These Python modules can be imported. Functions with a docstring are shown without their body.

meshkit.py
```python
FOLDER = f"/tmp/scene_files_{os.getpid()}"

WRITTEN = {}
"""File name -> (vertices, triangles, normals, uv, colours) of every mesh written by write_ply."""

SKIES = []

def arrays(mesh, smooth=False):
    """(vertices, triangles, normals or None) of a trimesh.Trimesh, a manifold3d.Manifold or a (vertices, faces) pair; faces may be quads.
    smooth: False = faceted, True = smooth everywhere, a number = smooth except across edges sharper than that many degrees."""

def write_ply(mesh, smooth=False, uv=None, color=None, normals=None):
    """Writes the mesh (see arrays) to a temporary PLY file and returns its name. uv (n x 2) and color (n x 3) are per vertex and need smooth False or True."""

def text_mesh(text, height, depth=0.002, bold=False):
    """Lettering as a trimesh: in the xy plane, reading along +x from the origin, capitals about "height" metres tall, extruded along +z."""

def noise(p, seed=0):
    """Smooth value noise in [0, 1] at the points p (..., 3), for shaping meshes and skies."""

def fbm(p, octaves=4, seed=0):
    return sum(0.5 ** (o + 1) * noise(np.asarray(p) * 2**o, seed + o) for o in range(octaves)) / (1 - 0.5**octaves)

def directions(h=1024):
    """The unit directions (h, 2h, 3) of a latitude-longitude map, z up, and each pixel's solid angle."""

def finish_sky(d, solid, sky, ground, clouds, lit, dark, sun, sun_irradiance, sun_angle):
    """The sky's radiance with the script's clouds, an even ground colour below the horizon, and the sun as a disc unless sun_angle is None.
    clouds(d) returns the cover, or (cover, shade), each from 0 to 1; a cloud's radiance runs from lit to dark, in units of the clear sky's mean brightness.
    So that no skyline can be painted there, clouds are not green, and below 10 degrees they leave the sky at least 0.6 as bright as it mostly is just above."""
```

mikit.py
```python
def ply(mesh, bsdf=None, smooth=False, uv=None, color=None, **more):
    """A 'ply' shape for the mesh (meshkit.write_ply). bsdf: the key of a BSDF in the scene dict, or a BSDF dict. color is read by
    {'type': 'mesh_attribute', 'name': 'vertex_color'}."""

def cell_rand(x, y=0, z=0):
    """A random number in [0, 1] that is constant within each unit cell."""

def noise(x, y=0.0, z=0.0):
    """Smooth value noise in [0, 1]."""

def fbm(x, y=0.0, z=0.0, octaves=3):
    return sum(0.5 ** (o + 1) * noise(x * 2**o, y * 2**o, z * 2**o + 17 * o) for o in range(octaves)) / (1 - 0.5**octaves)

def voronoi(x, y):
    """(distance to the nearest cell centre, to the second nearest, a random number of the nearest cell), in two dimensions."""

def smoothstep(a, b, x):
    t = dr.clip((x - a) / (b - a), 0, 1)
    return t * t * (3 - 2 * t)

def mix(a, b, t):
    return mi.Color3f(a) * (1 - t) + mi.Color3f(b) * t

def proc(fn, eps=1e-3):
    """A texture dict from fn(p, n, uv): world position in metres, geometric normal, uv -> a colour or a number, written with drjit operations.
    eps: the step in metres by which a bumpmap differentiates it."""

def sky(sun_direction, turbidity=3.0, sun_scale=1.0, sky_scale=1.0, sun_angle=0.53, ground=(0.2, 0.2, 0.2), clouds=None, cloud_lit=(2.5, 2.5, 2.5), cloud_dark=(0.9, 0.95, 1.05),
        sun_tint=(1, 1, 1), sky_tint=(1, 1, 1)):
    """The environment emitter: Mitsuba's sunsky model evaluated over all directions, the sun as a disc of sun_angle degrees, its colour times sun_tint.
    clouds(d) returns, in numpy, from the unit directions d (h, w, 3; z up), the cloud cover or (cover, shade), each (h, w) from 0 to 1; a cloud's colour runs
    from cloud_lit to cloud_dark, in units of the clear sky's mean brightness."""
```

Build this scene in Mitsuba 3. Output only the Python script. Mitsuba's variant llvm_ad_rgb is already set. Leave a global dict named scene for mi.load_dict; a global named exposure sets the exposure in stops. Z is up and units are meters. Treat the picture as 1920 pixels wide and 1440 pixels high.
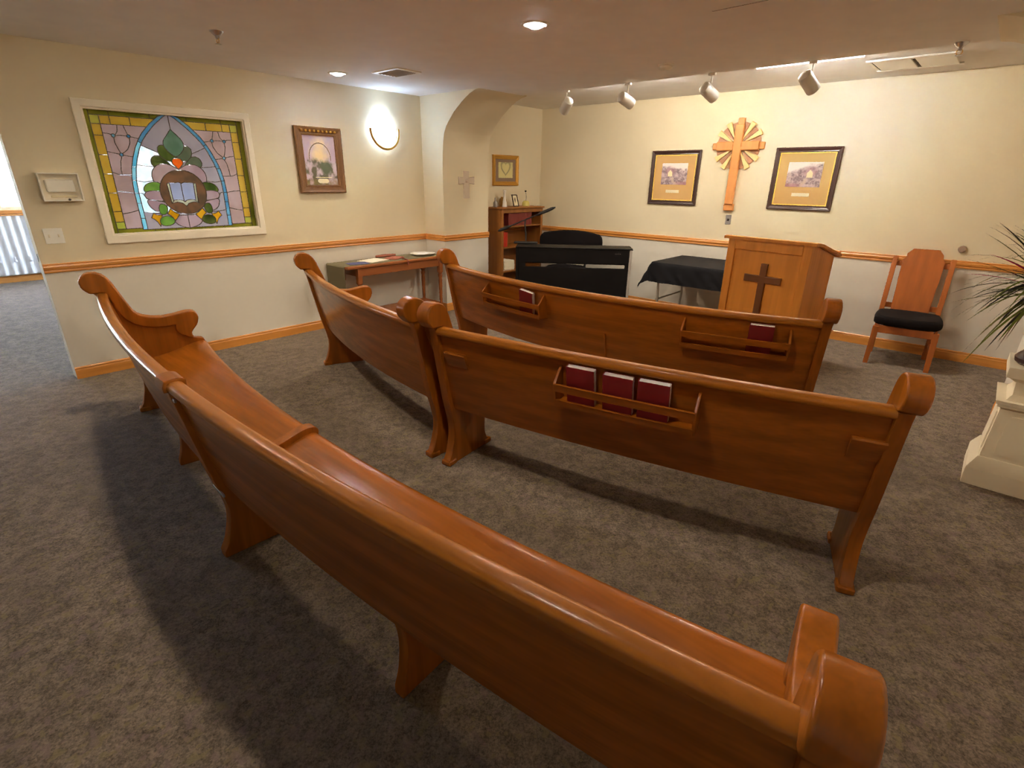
import math, random
import numpy as np, trimesh, mitsuba as mi, drjit as dr
import mikit, meshkit
from mikit import proc, noise, fbm, voronoi, smoothstep, mix, cell_rand
from shapely.geometry import Polygon, LineString, MultiPolygon, box as sbox, Point
from shapely.ops import split, unary_union
from shapely import affinity

T = mi.ScalarTransform4f
scene = {'type': 'scene'}
labels = {}

# ------------------------------------------------------------------ camera, sky, exposure
FPX, PITCH, YAW, ROLL = 975.8, math.radians(21.54), math.radians(-41.89), math.radians(0.77)
CAM = np.array([5.394, 0.0, 1.6])
_F = np.array([math.sin(YAW) * math.cos(PITCH), math.cos(YAW) * math.cos(PITCH), -math.sin(PITCH)])
_R = np.array([math.cos(YAW), -math.sin(YAW), 0.0]); _U = np.cross(_R, _F)
_U2 = -math.sin(ROLL) * _R + math.cos(ROLL) * _U
scene['camera'] = {'type': 'perspective', 'fov': math.degrees(2 * math.atan(960 / FPX)), 'fov_axis': 'x', 'near_clip': 0.01, 'far_clip': 200.0,
                   'to_world': T().look_at(origin=CAM.tolist(), target=(CAM + _F).tolist(), up=_U2.tolist())}
exposure = 0.64
SKY = 150.0
scene['sky'] = mikit.sky((0.35, -0.75, 0.56), turbidity=3.0, sun_scale=0.0, sky_scale=SKY, ground=(0.35, 0.34, 0.33),
                         clouds=lambda d: (np.full(d.shape[:2], .32), np.full(d.shape[:2], .25)))
CAN_W, SCONCE_W, STRIP_W, TRACK_W = 640.0, 9.0, 290.0, 38.0     # radiance of the lamps
WARM, COOL, FLUO = (1.0, 0.84, 0.61), (0.58, 0.82, 1.16), (1.0, 0.90, 0.74)

# ------------------------------------------------------------------ helpers
def numbered(key):
    if key not in USED:
        USED.add(key); return key
    i = 1
    while f'{key}_{i:03d}' in USED: i += 1
    USED.add(f'{key}_{i:03d}'); return f'{key}_{i:03d}'
USED = set()

def thing(name, label, cat, group=None):
    k = numbered(name); labels[k] = {'label': label, 'category': cat}
    if group: labels[k]['group'] = group
    return k

def obj(name, mesh, mat, parent=None, smooth=False, label=None, **more):
    k = numbered(f'{parent}__{name}' if parent else name)
    scene[k] = mikit.ply(mesh, mat, smooth=smooth, **more)
    if label: labels.setdefault(k, {})['label'] = label
    return k

def struct(name, mesh, mat, parent=None, smooth=False):
    k = obj(name, mesh, mat, parent, smooth)
    if parent is None: labels.setdefault(k, {})['kind'] = 'structure'
    return k

def one(name, label, cat, mesh, mat, smooth=False, group=None, **more):
    k = obj(name, mesh, mat, None, smooth, **more); labels[k] = {'label': label, 'category': cat}
    if group: labels[k]['group'] = group
    return k

def cat(*ms): return trimesh.util.concatenate([m for m in ms])

def hullof(pts): return trimesh.Trimesh(np.asarray(pts, float)).convex_hull

def cbox(x0, x1, y0, y1, z0, z1, b=0.003):
    p = []
    for x in (x0, x1):
        for y in (y0, y1):
            for z in (z0, z1):
                sx, sy, sz = (b if x == x0 else -b), (b if y == y0 else -b), (b if z == z0 else -b)
                p += [(x, y + sy, z + sz), (x + sx, y, z + sz), (x + sx, y + sy, z)]
    return hullof(p)

def box(x0, x1, y0, y1, z0, z1):
    m = trimesh.creation.box((x1 - x0, y1 - y0, z1 - z0)); m.apply_translation(((x0 + x1) / 2, (y0 + y1) / 2, (z0 + z1) / 2)); return m

def frame_mat(o, ax, ay, az):
    M = np.eye(4); M[:3, 0], M[:3, 1], M[:3, 2], M[:3, 3] = ax, ay, az, o; return M

def move(m, M):
    m = m.copy(); m.apply_transform(M)
    if np.linalg.det(M[:3, :3]) < 0: m.invert()
    return m

def rotz(a, o=(0, 0, 0)):
    c, s = math.cos(a), math.sin(a); return frame_mat(o, (c, s, 0), (-s, c, 0), (0, 0, 1))

def between(a, b, w, h, bev=0.002, roll=(0, 0, 1)):
    "a bar from a to b with section w (across) by h (along roll)"
    a, b = np.asarray(a, float), np.asarray(b, float); d = b - a; L = np.linalg.norm(d); d /= L
    r = np.asarray(roll, float); r = r - d * (r @ d); r /= np.linalg.norm(r)
    return move(cbox(0, L, -w / 2, w / 2, -h / 2, h / 2, bev), frame_mat(a, d, np.cross(r, d), r))

def chaikin(pts, it=2, closed=True, keep=()):
    P = [np.asarray(p[:2], float) for p in pts]; K = [len(p) > 2 for p in pts]
    for _ in range(it):
        Q, KK = [], []; n = len(P)
        for i in range(n):
            a, b, c = P[i - 1], P[i], P[(i + 1) % n]
            if K[i]: Q.append(b); KK.append(True)
            else: Q += [b * .75 + a * .25, b * .75 + c * .25]; KK += [False, False]
        P, K = Q, KK
    return np.array(P)

def inset(P, b):
    "shift a counter-clockwise outline inwards, same number of points"
    e = np.roll(P, -1, 0) - P; e /= np.maximum(np.linalg.norm(e, axis=1, keepdims=True), 1e-9)
    n = np.stack([-e[:, 1], e[:, 0]], 1); m = n + np.roll(n, 1, 0)
    m /= np.maximum((m * m).sum(1, keepdims=True), .6) / 2
    return P + m * b

def slab(P, t, b=0.006, steps=2):
    "outline P (n,2) extruded from -t/2 to t/2 with rounded edges"
    P = np.asarray(P, float)
    if Polygon(P).exterior.is_ccw is False: P = P[::-1]
    lay = []
    for k in range(steps + 1):
        a = k / steps * math.pi / 2; lay.append((-t / 2 + b * (1 - math.cos(a)), b * (1 - math.sin(a))))
    lay = lay + [(-z, i) for z, i in lay[::-1]]
    n = len(P); V = np.vstack([np.c_[inset(P, i), np.full(n, z)] for z, i in lay])
    Fc = []
    for l in range(len(lay) - 1):
        a, c = l * n + np.arange(n), (l + 1) * n + np.arange(n); a2, c2 = np.roll(a, -1), np.roll(c, -1)
        Fc += [np.c_[a, a2, c2], np.c_[a, c2, c]]
    import mapbox_earcut as me
    tri = np.asarray(me.triangulate_float64(np.ascontiguousarray(inset(P, lay[0][1])), np.array([n], np.uint32))).reshape(-1, 3).astype(int)
    c = V[tri[0]]; 
    s = np.cross(V[tri][:, 1] - V[tri][:, 0], V[tri][:, 2] - V[tri][:, 0])[:, 2].sum()
    if s < 0: tri = tri[:, ::-1]
    Fc += [tri[:, ::-1], tri + (len(lay) - 1) * n]
    return trimesh.Trimesh(V, np.vstack(Fc), process=False)

def polyex(poly, d):
    gs = getattr(poly, 'geoms', [poly])
    return cat(*[trimesh.creation.extrude_polygon(g, d, engine='earcut') for g in gs if g.area > 1e-9])

def lathe(prof, n=32, o=(0, 0, 0), a0=0.0, a1=2 * math.pi):
    "profile of (r, z) turned about z; open ends on the axis when r = 0"
    P = np.asarray(prof, float); full = abs(a1 - a0 - 2 * math.pi) < 1e-6; m = n if full else n + 1
    an = a0 + (a1 - a0) * np.arange(m) / n
    V = np.stack([np.cos(an)[:, None] * P[:, 0], np.sin(an)[:, None] * P[:, 0], np.broadcast_to(P[:, 1], (m, len(P)))], -1).reshape(-1, 3)
    k = len(P); Fc = []
    for i in range(n):
        j = (i + 1) % m
        for q in range(k - 1):
            a, b, c, d = i * k + q, j * k + q, j * k + q + 1, i * k + q + 1
            if P[q, 0] > 1e-9: Fc.append((a, b, c))
            if P[q + 1, 0] > 1e-9: Fc.append((a, c, d))
    t = trimesh.Trimesh(V, Fc, process=False); t.merge_vertices(); t.apply_translation(o); return t

def tube(pts, r, n=10, caps=True):
    p = np.asarray(pts, float); t = np.gradient(p, axis=0); t /= np.linalg.norm(t, axis=1, keepdims=True)
    r = np.broadcast_to(r, (len(p),))
    a = np.cross(t[0], [0, 0, 1.0] if abs(t[0][2]) < .9 else [1.0, 0, 0]); A = []
    for k in range(len(p)):
        a = a - t[k] * (a @ t[k]); a /= np.linalg.norm(a); A.append(a)
    A = np.array(A); B = np.cross(t, A); an = np.arange(n) * 2 * math.pi / n
    V = (p[:, None] + r[:, None, None] * (np.cos(an)[None, :, None] * A[:, None] + np.sin(an)[None, :, None] * B[:, None])).reshape(-1, 3)
    Fc = []
    for i in range(len(p) - 1):
        for j in range(n):
            q = (j + 1) % n; a_, b_, c_, d_ = i * n + j, i * n + q, (i + 1) * n + q, (i + 1) * n + j
            Fc += [(a_, b_, c_), (a_, c_, d_)]
    if caps:
        V = np.vstack([V, p[0], p[-1]]); s, e = len(V) - 2, len(V) - 1; l = (len(p) - 1) * n
        for j in range(n): Fc += [(s, (j + 1) % n, j), (e, l + j, l + (j + 1) % n)]
    return trimesh.Trimesh(V, Fc, process=False)

def cyl(a, b, r, n=24): return tube([a, (np.asarray(a) * .5 + np.asarray(b) * .5), b], r, n)

# ------------------------------------------------------------------ materials
def rgb(r, g, b):
    f = lambda c: (c / 255 / 12.92 if c / 255 <= .04045 else ((c / 255 + .055) / 1.055) ** 2.4)
    return [f(r), f(g), f(b)]
def R(c): return {'type': 'rgb', 'value': list(c)}
def mat(key, color, rough=0.5, spec=0.5, metallic=0.0, coat=0.0, cg=0.9, bump=None, bs=0.001, **kw):
    b = {'type': 'principled', 'base_color': color if isinstance(color, dict) else R(color), 'roughness': rough, 'specular': spec, 'metallic': metallic}
    if coat: b['clearcoat'] = coat; b['clearcoat_gloss'] = cg
    b.update(kw)
    if bump is not None: b = {'type': 'bumpmap', 'arbitrary': bump, 'scale': bs, 'bsdf': b}
    scene[key] = {'type': 'twosided', 'bsdf': b}

def varnish(key, color, alpha=0.05):
    scene[key] = {'type': 'twosided', 'bsdf': {'type': 'roughplastic', 'diffuse_reflectance': color, 'int_ior': 1.5, 'alpha': alpha, 'distribution': 'ggx', 'nonlinear': True}}

def wood(c1, c2, axis, f=1.0):
    c1, c2 = rgb(*c1), rgb(*c2)
    def fn(p, n, uv):
        s = [22 * f, 22 * f, 22 * f]; s[axis] = 0.9 * f
        q = fbm(p.x * s[0], p.y * s[1], p.z * s[2], 3)
        s2 = [130 * f] * 3; s2[axis] = 4.0 * f
        w = fbm(p.x * s2[0], p.y * s2[1], p.z * s2[2], 2)
        big = noise(p.x * 1.7 + 3, p.y * 2.3, p.z * 2.1 + 9)
        t = dr.clip(0.22 + 0.36 * smoothstep(.2, .8, q) + 0.22 * w + 0.2 * (big - .5), 0, 1)
        return mix(c1, c2, t)
    return proc(fn)

PEW1, PEW2 = (130, 71, 16), (200, 124, 40)
varnish('mat_pew', wood(PEW1, PEW2, 0))
varnish('mat_pew_end', wood(PEW1, PEW2, 2))
varnish('mat_pew_rail', wood((158, 97, 30), (200, 136, 50), 0))
mat('mat_trim', wood((176, 108, 40), (216, 150, 74), 0), 0.38, 0.5, coat=0.4, cg=0.85)
mat('mat_trim_y', wood((176, 108, 40), (216, 150, 74), 1), 0.38, 0.5, coat=0.4, cg=0.85)
mat('mat_pulpit', wood((164, 97, 29), (204, 132, 50), 2), 0.4, 0.5, coat=0.3, cg=0.85)
mat('mat_pulpit_cross', wood((74, 40, 18), (104, 60, 28), 2), 0.45, 0.4)
mat('mat_chair', wood((128, 64, 22), (172, 94, 38), 2), 0.38, 0.5, coat=0.4, cg=0.85)
mat('mat_case', wood((106, 62, 24), (148, 94, 42), 2), 0.42, 0.45)
mat('mat_table', wood((112, 58, 24), (150, 84, 38), 1), 0.4, 0.5, coat=0.3)
mat('mat_cross', wood((188, 120, 62), (216, 150, 88), 2), 0.45, 0.4)
mat('mat_ray_light', wood((226, 188, 124), (240, 208, 150), 2), 0.5, 0.4)
mat('mat_ray_dark', wood((150, 104, 74), (178, 130, 98), 2), 0.5, 0.4)
mat('mat_printframe', wood((70, 44, 22), (106, 70, 36), 2, 2.0), 0.4, 0.5)

def f_wall(p, n, uv):
    up, low = rgb(212, 200, 173), rgb(210, 204, 193)
    k = smoothstep(.89, .892, p.z)
    return mix(low, up, k) * (0.985 + 0.03 * noise(p.x * 3, p.y * 3, p.z * 3))
def b_wall(p, n, uv): return fbm(p.x * 90, p.y * 90, p.z * 90, 2)
mat('mat_wall', proc(f_wall), 0.6, 0.25, bump=proc(b_wall), bs=0.0006)
def f_ceil(p, n, uv):
    return mi.Color3f(rgb(222, 221, 218)) * (0.94 + 0.07 * fbm(p.x * 9, p.y * 9, 1.0, 3))
def b_ceil(p, n, uv):
    q = fbm(p.x * 22, p.y * 22, 2.0, 3)
    return smoothstep(.45, .62, q)
mat('mat_ceiling', proc(f_ceil), 0.75, 0.2, bump=proc(b_ceil), bs=0.0022)
def f_carpet(p, n, uv):
    a = fbm(p.x * 26, p.y * 26, 0.0, 3); b = noise(p.x * 140, p.y * 140, 3.0); c = noise(p.x * 310, p.y * 310, 7.0)
    d = noise(p.x * 55 + 9, p.y * 55, 5.0)
    v = 0.29 + 0.27 * smoothstep(.25, .78, a) * (0.5 + .8 * b) + 0.34 * (c - .5) + .26 * (b - .5)
    col = mix(rgb(58, 51, 46), rgb(140, 125, 112), dr.clip(v, 0, 1))
    col = mix(col, mi.Color3f(rgb(116, 106, 72)), 0.5 * smoothstep(.72, .86, d))
    return mix(col, mi.Color3f(rgb(112, 92, 98)), 0.4 * smoothstep(.74, .88, noise(p.x * 48, p.y * 48 + 31, 2.0)))
def b_carpet(p, n, uv): return 0.6 * noise(p.x * 260, p.y * 260, 1.0) + 0.8 * fbm(p.x * 60, p.y * 60, 4.0, 2)
mat('mat_carpet', proc(f_carpet), 0.95, 0.1, bump=proc(b_carpet), bs=0.004)

mat('mat_white', rgb(228, 226, 218), 0.4, 0.5)
mat('mat_offwhite', rgb(222, 214, 196), 0.45, 0.4)
mat('mat_ivory', rgb(216, 206, 176), 0.35, 0.5)
mat('mat_lampwhite', rgb(206, 200, 186), 0.4, 0.5)
mat('mat_paint_trim', rgb(232, 224, 206), 0.4, 0.5)
mat('mat_plaster', rgb(224, 214, 192), 0.75, 0.25)
mat('mat_black_gloss', rgb(7, 6, 8), 0.5, 0.15)
mat('mat_black', rgb(22, 20, 22), 0.55, 0.4)
mat('mat_cloth', rgb(14, 14, 18), 0.9, 0.15, sheen=0.35)
mat('mat_velvet', rgb(14, 11, 13), 0.9, 0.1, sheen=0.1)
mat('mat_silver', rgb(190, 190, 196), 0.25, 0.5, metallic=1.0)
mat('mat_pewter', rgb(150, 146, 146), 0.38, 0.5, metallic=0.7)
mat('mat_crosssilver', rgb(192, 178, 164), 0.4, 0.5, metallic=0.25)
mat('mat_brass', rgb(214, 176, 96), 0.22, 0.5, metallic=1.0)
mat('mat_gold', rgb(188, 140, 62), 0.35, 0.5, metallic=0.6)
mat('mat_goldline', rgb(232, 196, 96), 0.35, 0.5, metallic=0.2)
mat('mat_pages', rgb(246, 246, 250), 0.75, 0.2)
mat('mat_paper', rgb(236, 228, 204), 0.75, 0.2)
mat('mat_maroon', rgb(98, 22, 26), 0.42, 0.4)
mat('mat_red', rgb(176, 48, 30), 0.45, 0.4)
mat('mat_darkred', rgb(110, 42, 38), 0.5, 0.4)
mat('mat_navy', rgb(52, 58, 98), 0.5, 0.4)
mat('mat_pinkcloth', rgb(156, 96, 80), 0.85, 0.2)
mat('mat_runner', rgb(104, 97, 76), 0.9, 0.15)
mat('mat_darkframe', rgb(46, 26, 24), 0.28, 0.5, coat=0.5)
mat('mat_matboard', rgb(188, 150, 98), 0.8, 0.2)
mat('mat_greymat', rgb(132, 112, 96), 0.8, 0.2)
mat('mat_dark', rgb(36, 30, 28), 0.6, 0.3)
mat('mat_came', rgb(70, 62, 58), 0.5, 0.4, metallic=0.5)
mat('mat_greyedge', rgb(150, 142, 136), 0.45, 0.4)
mat('mat_steel', rgb(168, 164, 156), 0.4, 0.5, metallic=0.5)
mat('mat_vase', rgb(44, 26, 32), 0.25, 0.5, coat=0.5)
mat('mat_whiteglass', rgb(226, 222, 214), 0.15, 0.5)
mat('mat_yellowwax', rgb(206, 194, 112), 0.5, 0.4)
mat('mat_amber', rgb(150, 110, 48), 0.3, 0.5)
mat('mat_sheer', rgb(232, 234, 240), 0.8, 0.2)
scene['mat_glass'] = {'type': 'thindielectric', 'int_ior': 1.5}
scene['mat_clearguard'] = {'type': 'thindielectric', 'int_ior': 1.45}
def leafmat(key, c): scene[key] = {'type': 'principledthin', 'base_color': R(rgb(*c)), 'roughness': 0.45, 'diff_trans': 0.5, 'spec_trans': 0.0, 'eta': 1.4}
leafmat('mat_leaf', (84, 92, 40)); leafmat('mat_leaf_dark', (44, 44, 40)); leafmat('mat_leaf_brown', (92, 74, 56)); leafmat('mat_leaf_red', (150, 44, 74)); leafmat('mat_leaf_bright', (138, 156, 48))

# ------------------------------------------------------------------ the room
YA, ZC, ZC2, YH, X1 = 6.475, 2.475, 2.526, 5.03, 6.06
CANS = [(0.536, 2.974), (2.972, 2.868), (1.645, 1.015), (4.33, 1.0)]
struct('floor', box(-5.95, X1 + .2, -3.2, YA + .2, -.1, 0), 'mat_carpet')
hole = unary_union([Point(x, y).buffer(.072, 24) for x, y in CANS])
c = polyex(sbox(-5.95, -3.2, X1 + .2, YH).difference(hole), .16); c.apply_translation((0, 0, ZC))
struct('ceiling', c, 'mat_ceiling')
struct('ceiling', box(-.2, X1 + .2, YH, YA + .2, ZC2, ZC + .16), 'mat_ceiling')
# a seam of the plasterboard shows as a thin ridge by the frame's top edge
obj('seam', between((3.90, 3.285, ZC), (4.20, 3.275, ZC), .008, .004, .001), 'mat_greyedge', 'ceiling')

def ex_x(poly, x0, x1):     # polygon in (y, z), extruded along x
    return move(polyex(poly, x1 - x0), frame_mat((x0, 0, 0), (0, 1, 0), (0, 0, 1), (1, 0, 0)))
def ex_y(poly, y0, y1):     # polygon in (x, z), extruded along +y
    return move(polyex(poly, y1 - y0), frame_mat((0, y1, 0), (1, 0, 0), (0, 0, 1), (0, -1, 0)))

WY0, WY1, WZ0, WZ1 = 1.078, 2.280, 1.120, 2.072     # clear opening of the stained glass window
wl = sbox(-3.2, 0, 4.345, ZC + .02).difference(sbox(WY0, WZ0, WY1, WZ1)).difference(sbox(-.52, -.1, .585, 2.10))
struct('wall_left', ex_x(wl, -.14, 0), 'mat_wall')
curve = [(.36, 0), (.36, 1.50), (.362, 1.72), (.373, 1.87), (.386, 1.98), (.408, 2.075), (.445, 2.14), (.5, 2.202), (.585, 2.28), (.682, 2.347), (.76, 2.397), (.835, 2.436), (.91, 2.462), (.985, 2.4752), (.985, 2.52)]
PL = Polygon([(-.14, 0)] + curve + [(-.14, 2.52)])
struct('wall_arch_left', ex_y(PL, 4.342, 5.10), 'mat_wall', smooth=25)
PR = affinity.scale(PL, -1, 1, origin=(3.03, 0))
struct('wall_arch_right', ex_y(PR, 4.342, 5.10), 'mat_wall', smooth=25)
struct('wall_chancel_left', box(-.14, .10, 5.10, YA, 0, ZC + .05), 'mat_wall')
struct('wall_chancel_right', box(5.96, 6.2, 5.10, YA, 0, ZC + .05), 'mat_wall')
struct('wall_altar', box(-.14, 6.2, YA, YA + .14, 0, ZC + .05), 'mat_wall')
# behind the camera: rear wall, and a right wall with a window that lights the near end of the room
struct('wall_rear', ex_y(sbox(-.14, 0, 6.2, ZC + .02), -3.2, -3.06), 'mat_wall')
wr = sbox(-3.2, 0, 4.345, ZC + .02).difference(sbox(-2.68, 1.3, -2.42, 2.05))
struct('wall_right', ex_x(wr, X1, X1 + .14), 'mat_wall')

# trim: moulded chair rail and baseboard, swept along each wall
RAIL = [(0, .872), (.012, .872), (.016, .880), (.012, .892), (.020, .900), (.024, .915), (.018, .928), (.022, .934), (.018, .940), (0, .940)]
BASE = [(0, 0), (.014, 0), (.014, .070), (.010, .080), (.012, .090), (.006, .098), (0, .098)]
def run(prof, pts):
    "moulding along a polyline of wall corners (the room lies to the right of the walking direction), mitred"
    P = np.asarray(pts, float); d = np.diff(P, axis=0); d /= np.linalg.norm(d, axis=1, keepdims=True)
    nr = np.stack([d[:, 1], -d[:, 0]], 1); out = []
    for i in range(len(P)):
        if i == 0: m = nr[0]
        elif i == len(P) - 1: m = nr[-1]
        else: m = (nr[i - 1] + nr[i]) / (1 + nr[i - 1] @ nr[i])
        out.append([(P[i][0] + m[0] * a, P[i][1] + m[1] * a, z) for a, z in prof])
    V = np.array(out).reshape(-1, 3); k = len(prof); Fc = []
    for i in range(len(P) - 1):
        for j in range(k):
            q = (j + 1) % k; Fc += [(i * k + j, (i + 1) * k + j, (i + 1) * k + q), (i * k + j, (i + 1) * k + q, i * k + q)]
    for j in range(1, k - 1): Fc += [(0, j, j + 1), ((len(P) - 1) * k, (len(P) - 1) * k + j + 1, (len(P) - 1) * k + j)]
    t = trimesh.Trimesh(V, Fc, process=False); trimesh.repair.fix_normals(t); return t
left = [(0, .585), (0, 4.342), (.36, 4.342), (.36, 5.10)]
struct('trim_1', run(RAIL, left), 'mat_trim_y')
struct('trim_2', run(RAIL, [(.10, 5.12), (.10, YA), (5.96, YA), (5.96, 5.10)]), 'mat_trim')
struct('baseboard_left', run(BASE, left), 'mat_trim_y')
struct('baseboard_altar', run(BASE, [(.10, 5.12), (.10, YA), (5.96, YA), (5.96, 5.10)]), 'mat_trim')
struct('trim_3', run(RAIL, [(5.70, 5.10), (5.70, 4.342), (X1, 4.342), (X1, -.3)]), 'mat_trim_y')
struct('baseboard_right', run(BASE, [(5.70, 5.10), (5.70, 4.342), (X1, 4.342), (X1, -3.0)]), 'mat_trim_y')

# the room beyond the doorway
far = sbox(-3.2, 0, 6.0, ZC + .02).difference(sbox(.15, 1.06, 1.75, 2.2)).difference(sbox(2.35, .75, 3.75, 2.2)).difference(sbox(-2.6, .75, -.4, 2.2))
struct('wall_hall', ex_x(far, -5.95, -5.8), 'mat_wall')
struct('wall_hall_end', cat(ex_y(sbox(-5.95, 0, -.14, ZC + .02).difference(sbox(-4.6, .8, -1.4, 2.2)), 5.0, 5.1), box(-5.95, -.14, -3.2, -3.1, 0, ZC + .02)), 'mat_wall')
struct('baseboard_hall', run(BASE, [(-5.8, -3.1), (-5.8, 5.0)]), 'mat_trim_y')
for i, (y0, y1, z0, z1) in enumerate([(.15, 1.75, 1.06, 2.2), (2.35, 3.75, .75, 2.2), (-2.6, -.4, .75, 2.2)]):
    w = struct(f'window_{i + 2}', cat(box(-5.9, -5.85, y0, y0 + .05, z0, z1), box(-5.9, -5.85, y1 - .05, y1, z0, z1), box(-5.9, -5.85, y0, y1, z1 - .05, z1),
               box(-5.9, -5.85, y0, y1, z0, z0 + .05), box(-5.9, -5.86, (y0 + y1) / 2 - .02, (y0 + y1) / 2 + .02, z0, z1)), 'mat_paint_trim')
    obj('sill', cbox(-5.85, -5.74, y0 - .08, y1 + .08, z0 - .05, z0 + .005), 'mat_trim_y', w)
    obj('pane', ex_x(sbox(y0, z0, y1, z1), -5.89, -5.8899), 'mat_glass', w)
def winframe(a0, a1, z0_, z1_, c0, c1):
    r = sbox(a0, z0_, a1, z1_).difference(sbox(a0 + .03, z0_ + .03, a1 - .03, z1_ - .03)); return r, c0, c1
struct('window_5', ex_x(*winframe(-2.68, -2.42, 1.3, 2.05, X1 + .05, X1 + .1)), 'mat_paint_trim')
# white pleated panel under the far window
pts = [(-5.80 + .07 + .018 * math.sin(i * 2 * math.pi / 6), -.10 + i * .0175) for i in range(150)]
V = np.array([(x, y, z) for x, y in pts for z in (.12, .995)]); n_ = len(pts)
Fc = [q for i in range(n_ - 1) for q in ((2 * i, 2 * i + 2, 2 * i + 3), (2 * i, 2 * i + 3, 2 * i + 1))]
cur = thing('pleated_panel', 'white pleated panel under the far window, seen through the doorway', 'curtain')
obj('fabric', trimesh.Trimesh(V, Fc, process=False), 'mat_sheer', cur, smooth=True)
for k in range(9):
    obj('tassel', lathe([(0, 0), (.018, .012), (.022, .03), (.012, .045), (.006, .06), (.014, .07), (.012, .085), (0, .095)], 10, (-5.70, .02 + .18 * k, .30)), 'mat_sheer', cur, smooth=True)
rail = obj('top_rail', cbox(-5.80, -5.70, -.12, 2.53, .985, 1.0), 'mat_trim_y', cur)

# ------------------------------------------------------------------ stained glass window
FW = .072
w1 = struct('window_1', cat(*[cbox(0, .022, a, b_, c_, d_, .004) for a, b_, c_, d_ in [
    (WY0 - .05, WY0 + .004, WZ0 - .06, WZ1 + .05), (WY1 - .004, WY1 + .05, WZ0 - .06, WZ1 + .05), (WY0 - .05, WY1 + .05, WZ1 - .004, WZ1 + .05), (WY0 - .05, WY1 + .05, WZ0 - .06, WZ0 + .004)]]), 'mat_paint_trim')
obj('inner_stop', cat(*[cbox(-.028, .012, a, b_, c_, d_, .003) for a, b_, c_, d_ in [
    (WY0, WY0 + .018, WZ0, WZ1), (WY1 - .018, WY1, WZ0, WZ1), (WY0, WY1, WZ1 - .018, WZ1), (WY0, WY1, WZ0, WZ0 + .018)]]), 'mat_paint_trim', w1)
YC = 1.677
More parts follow.
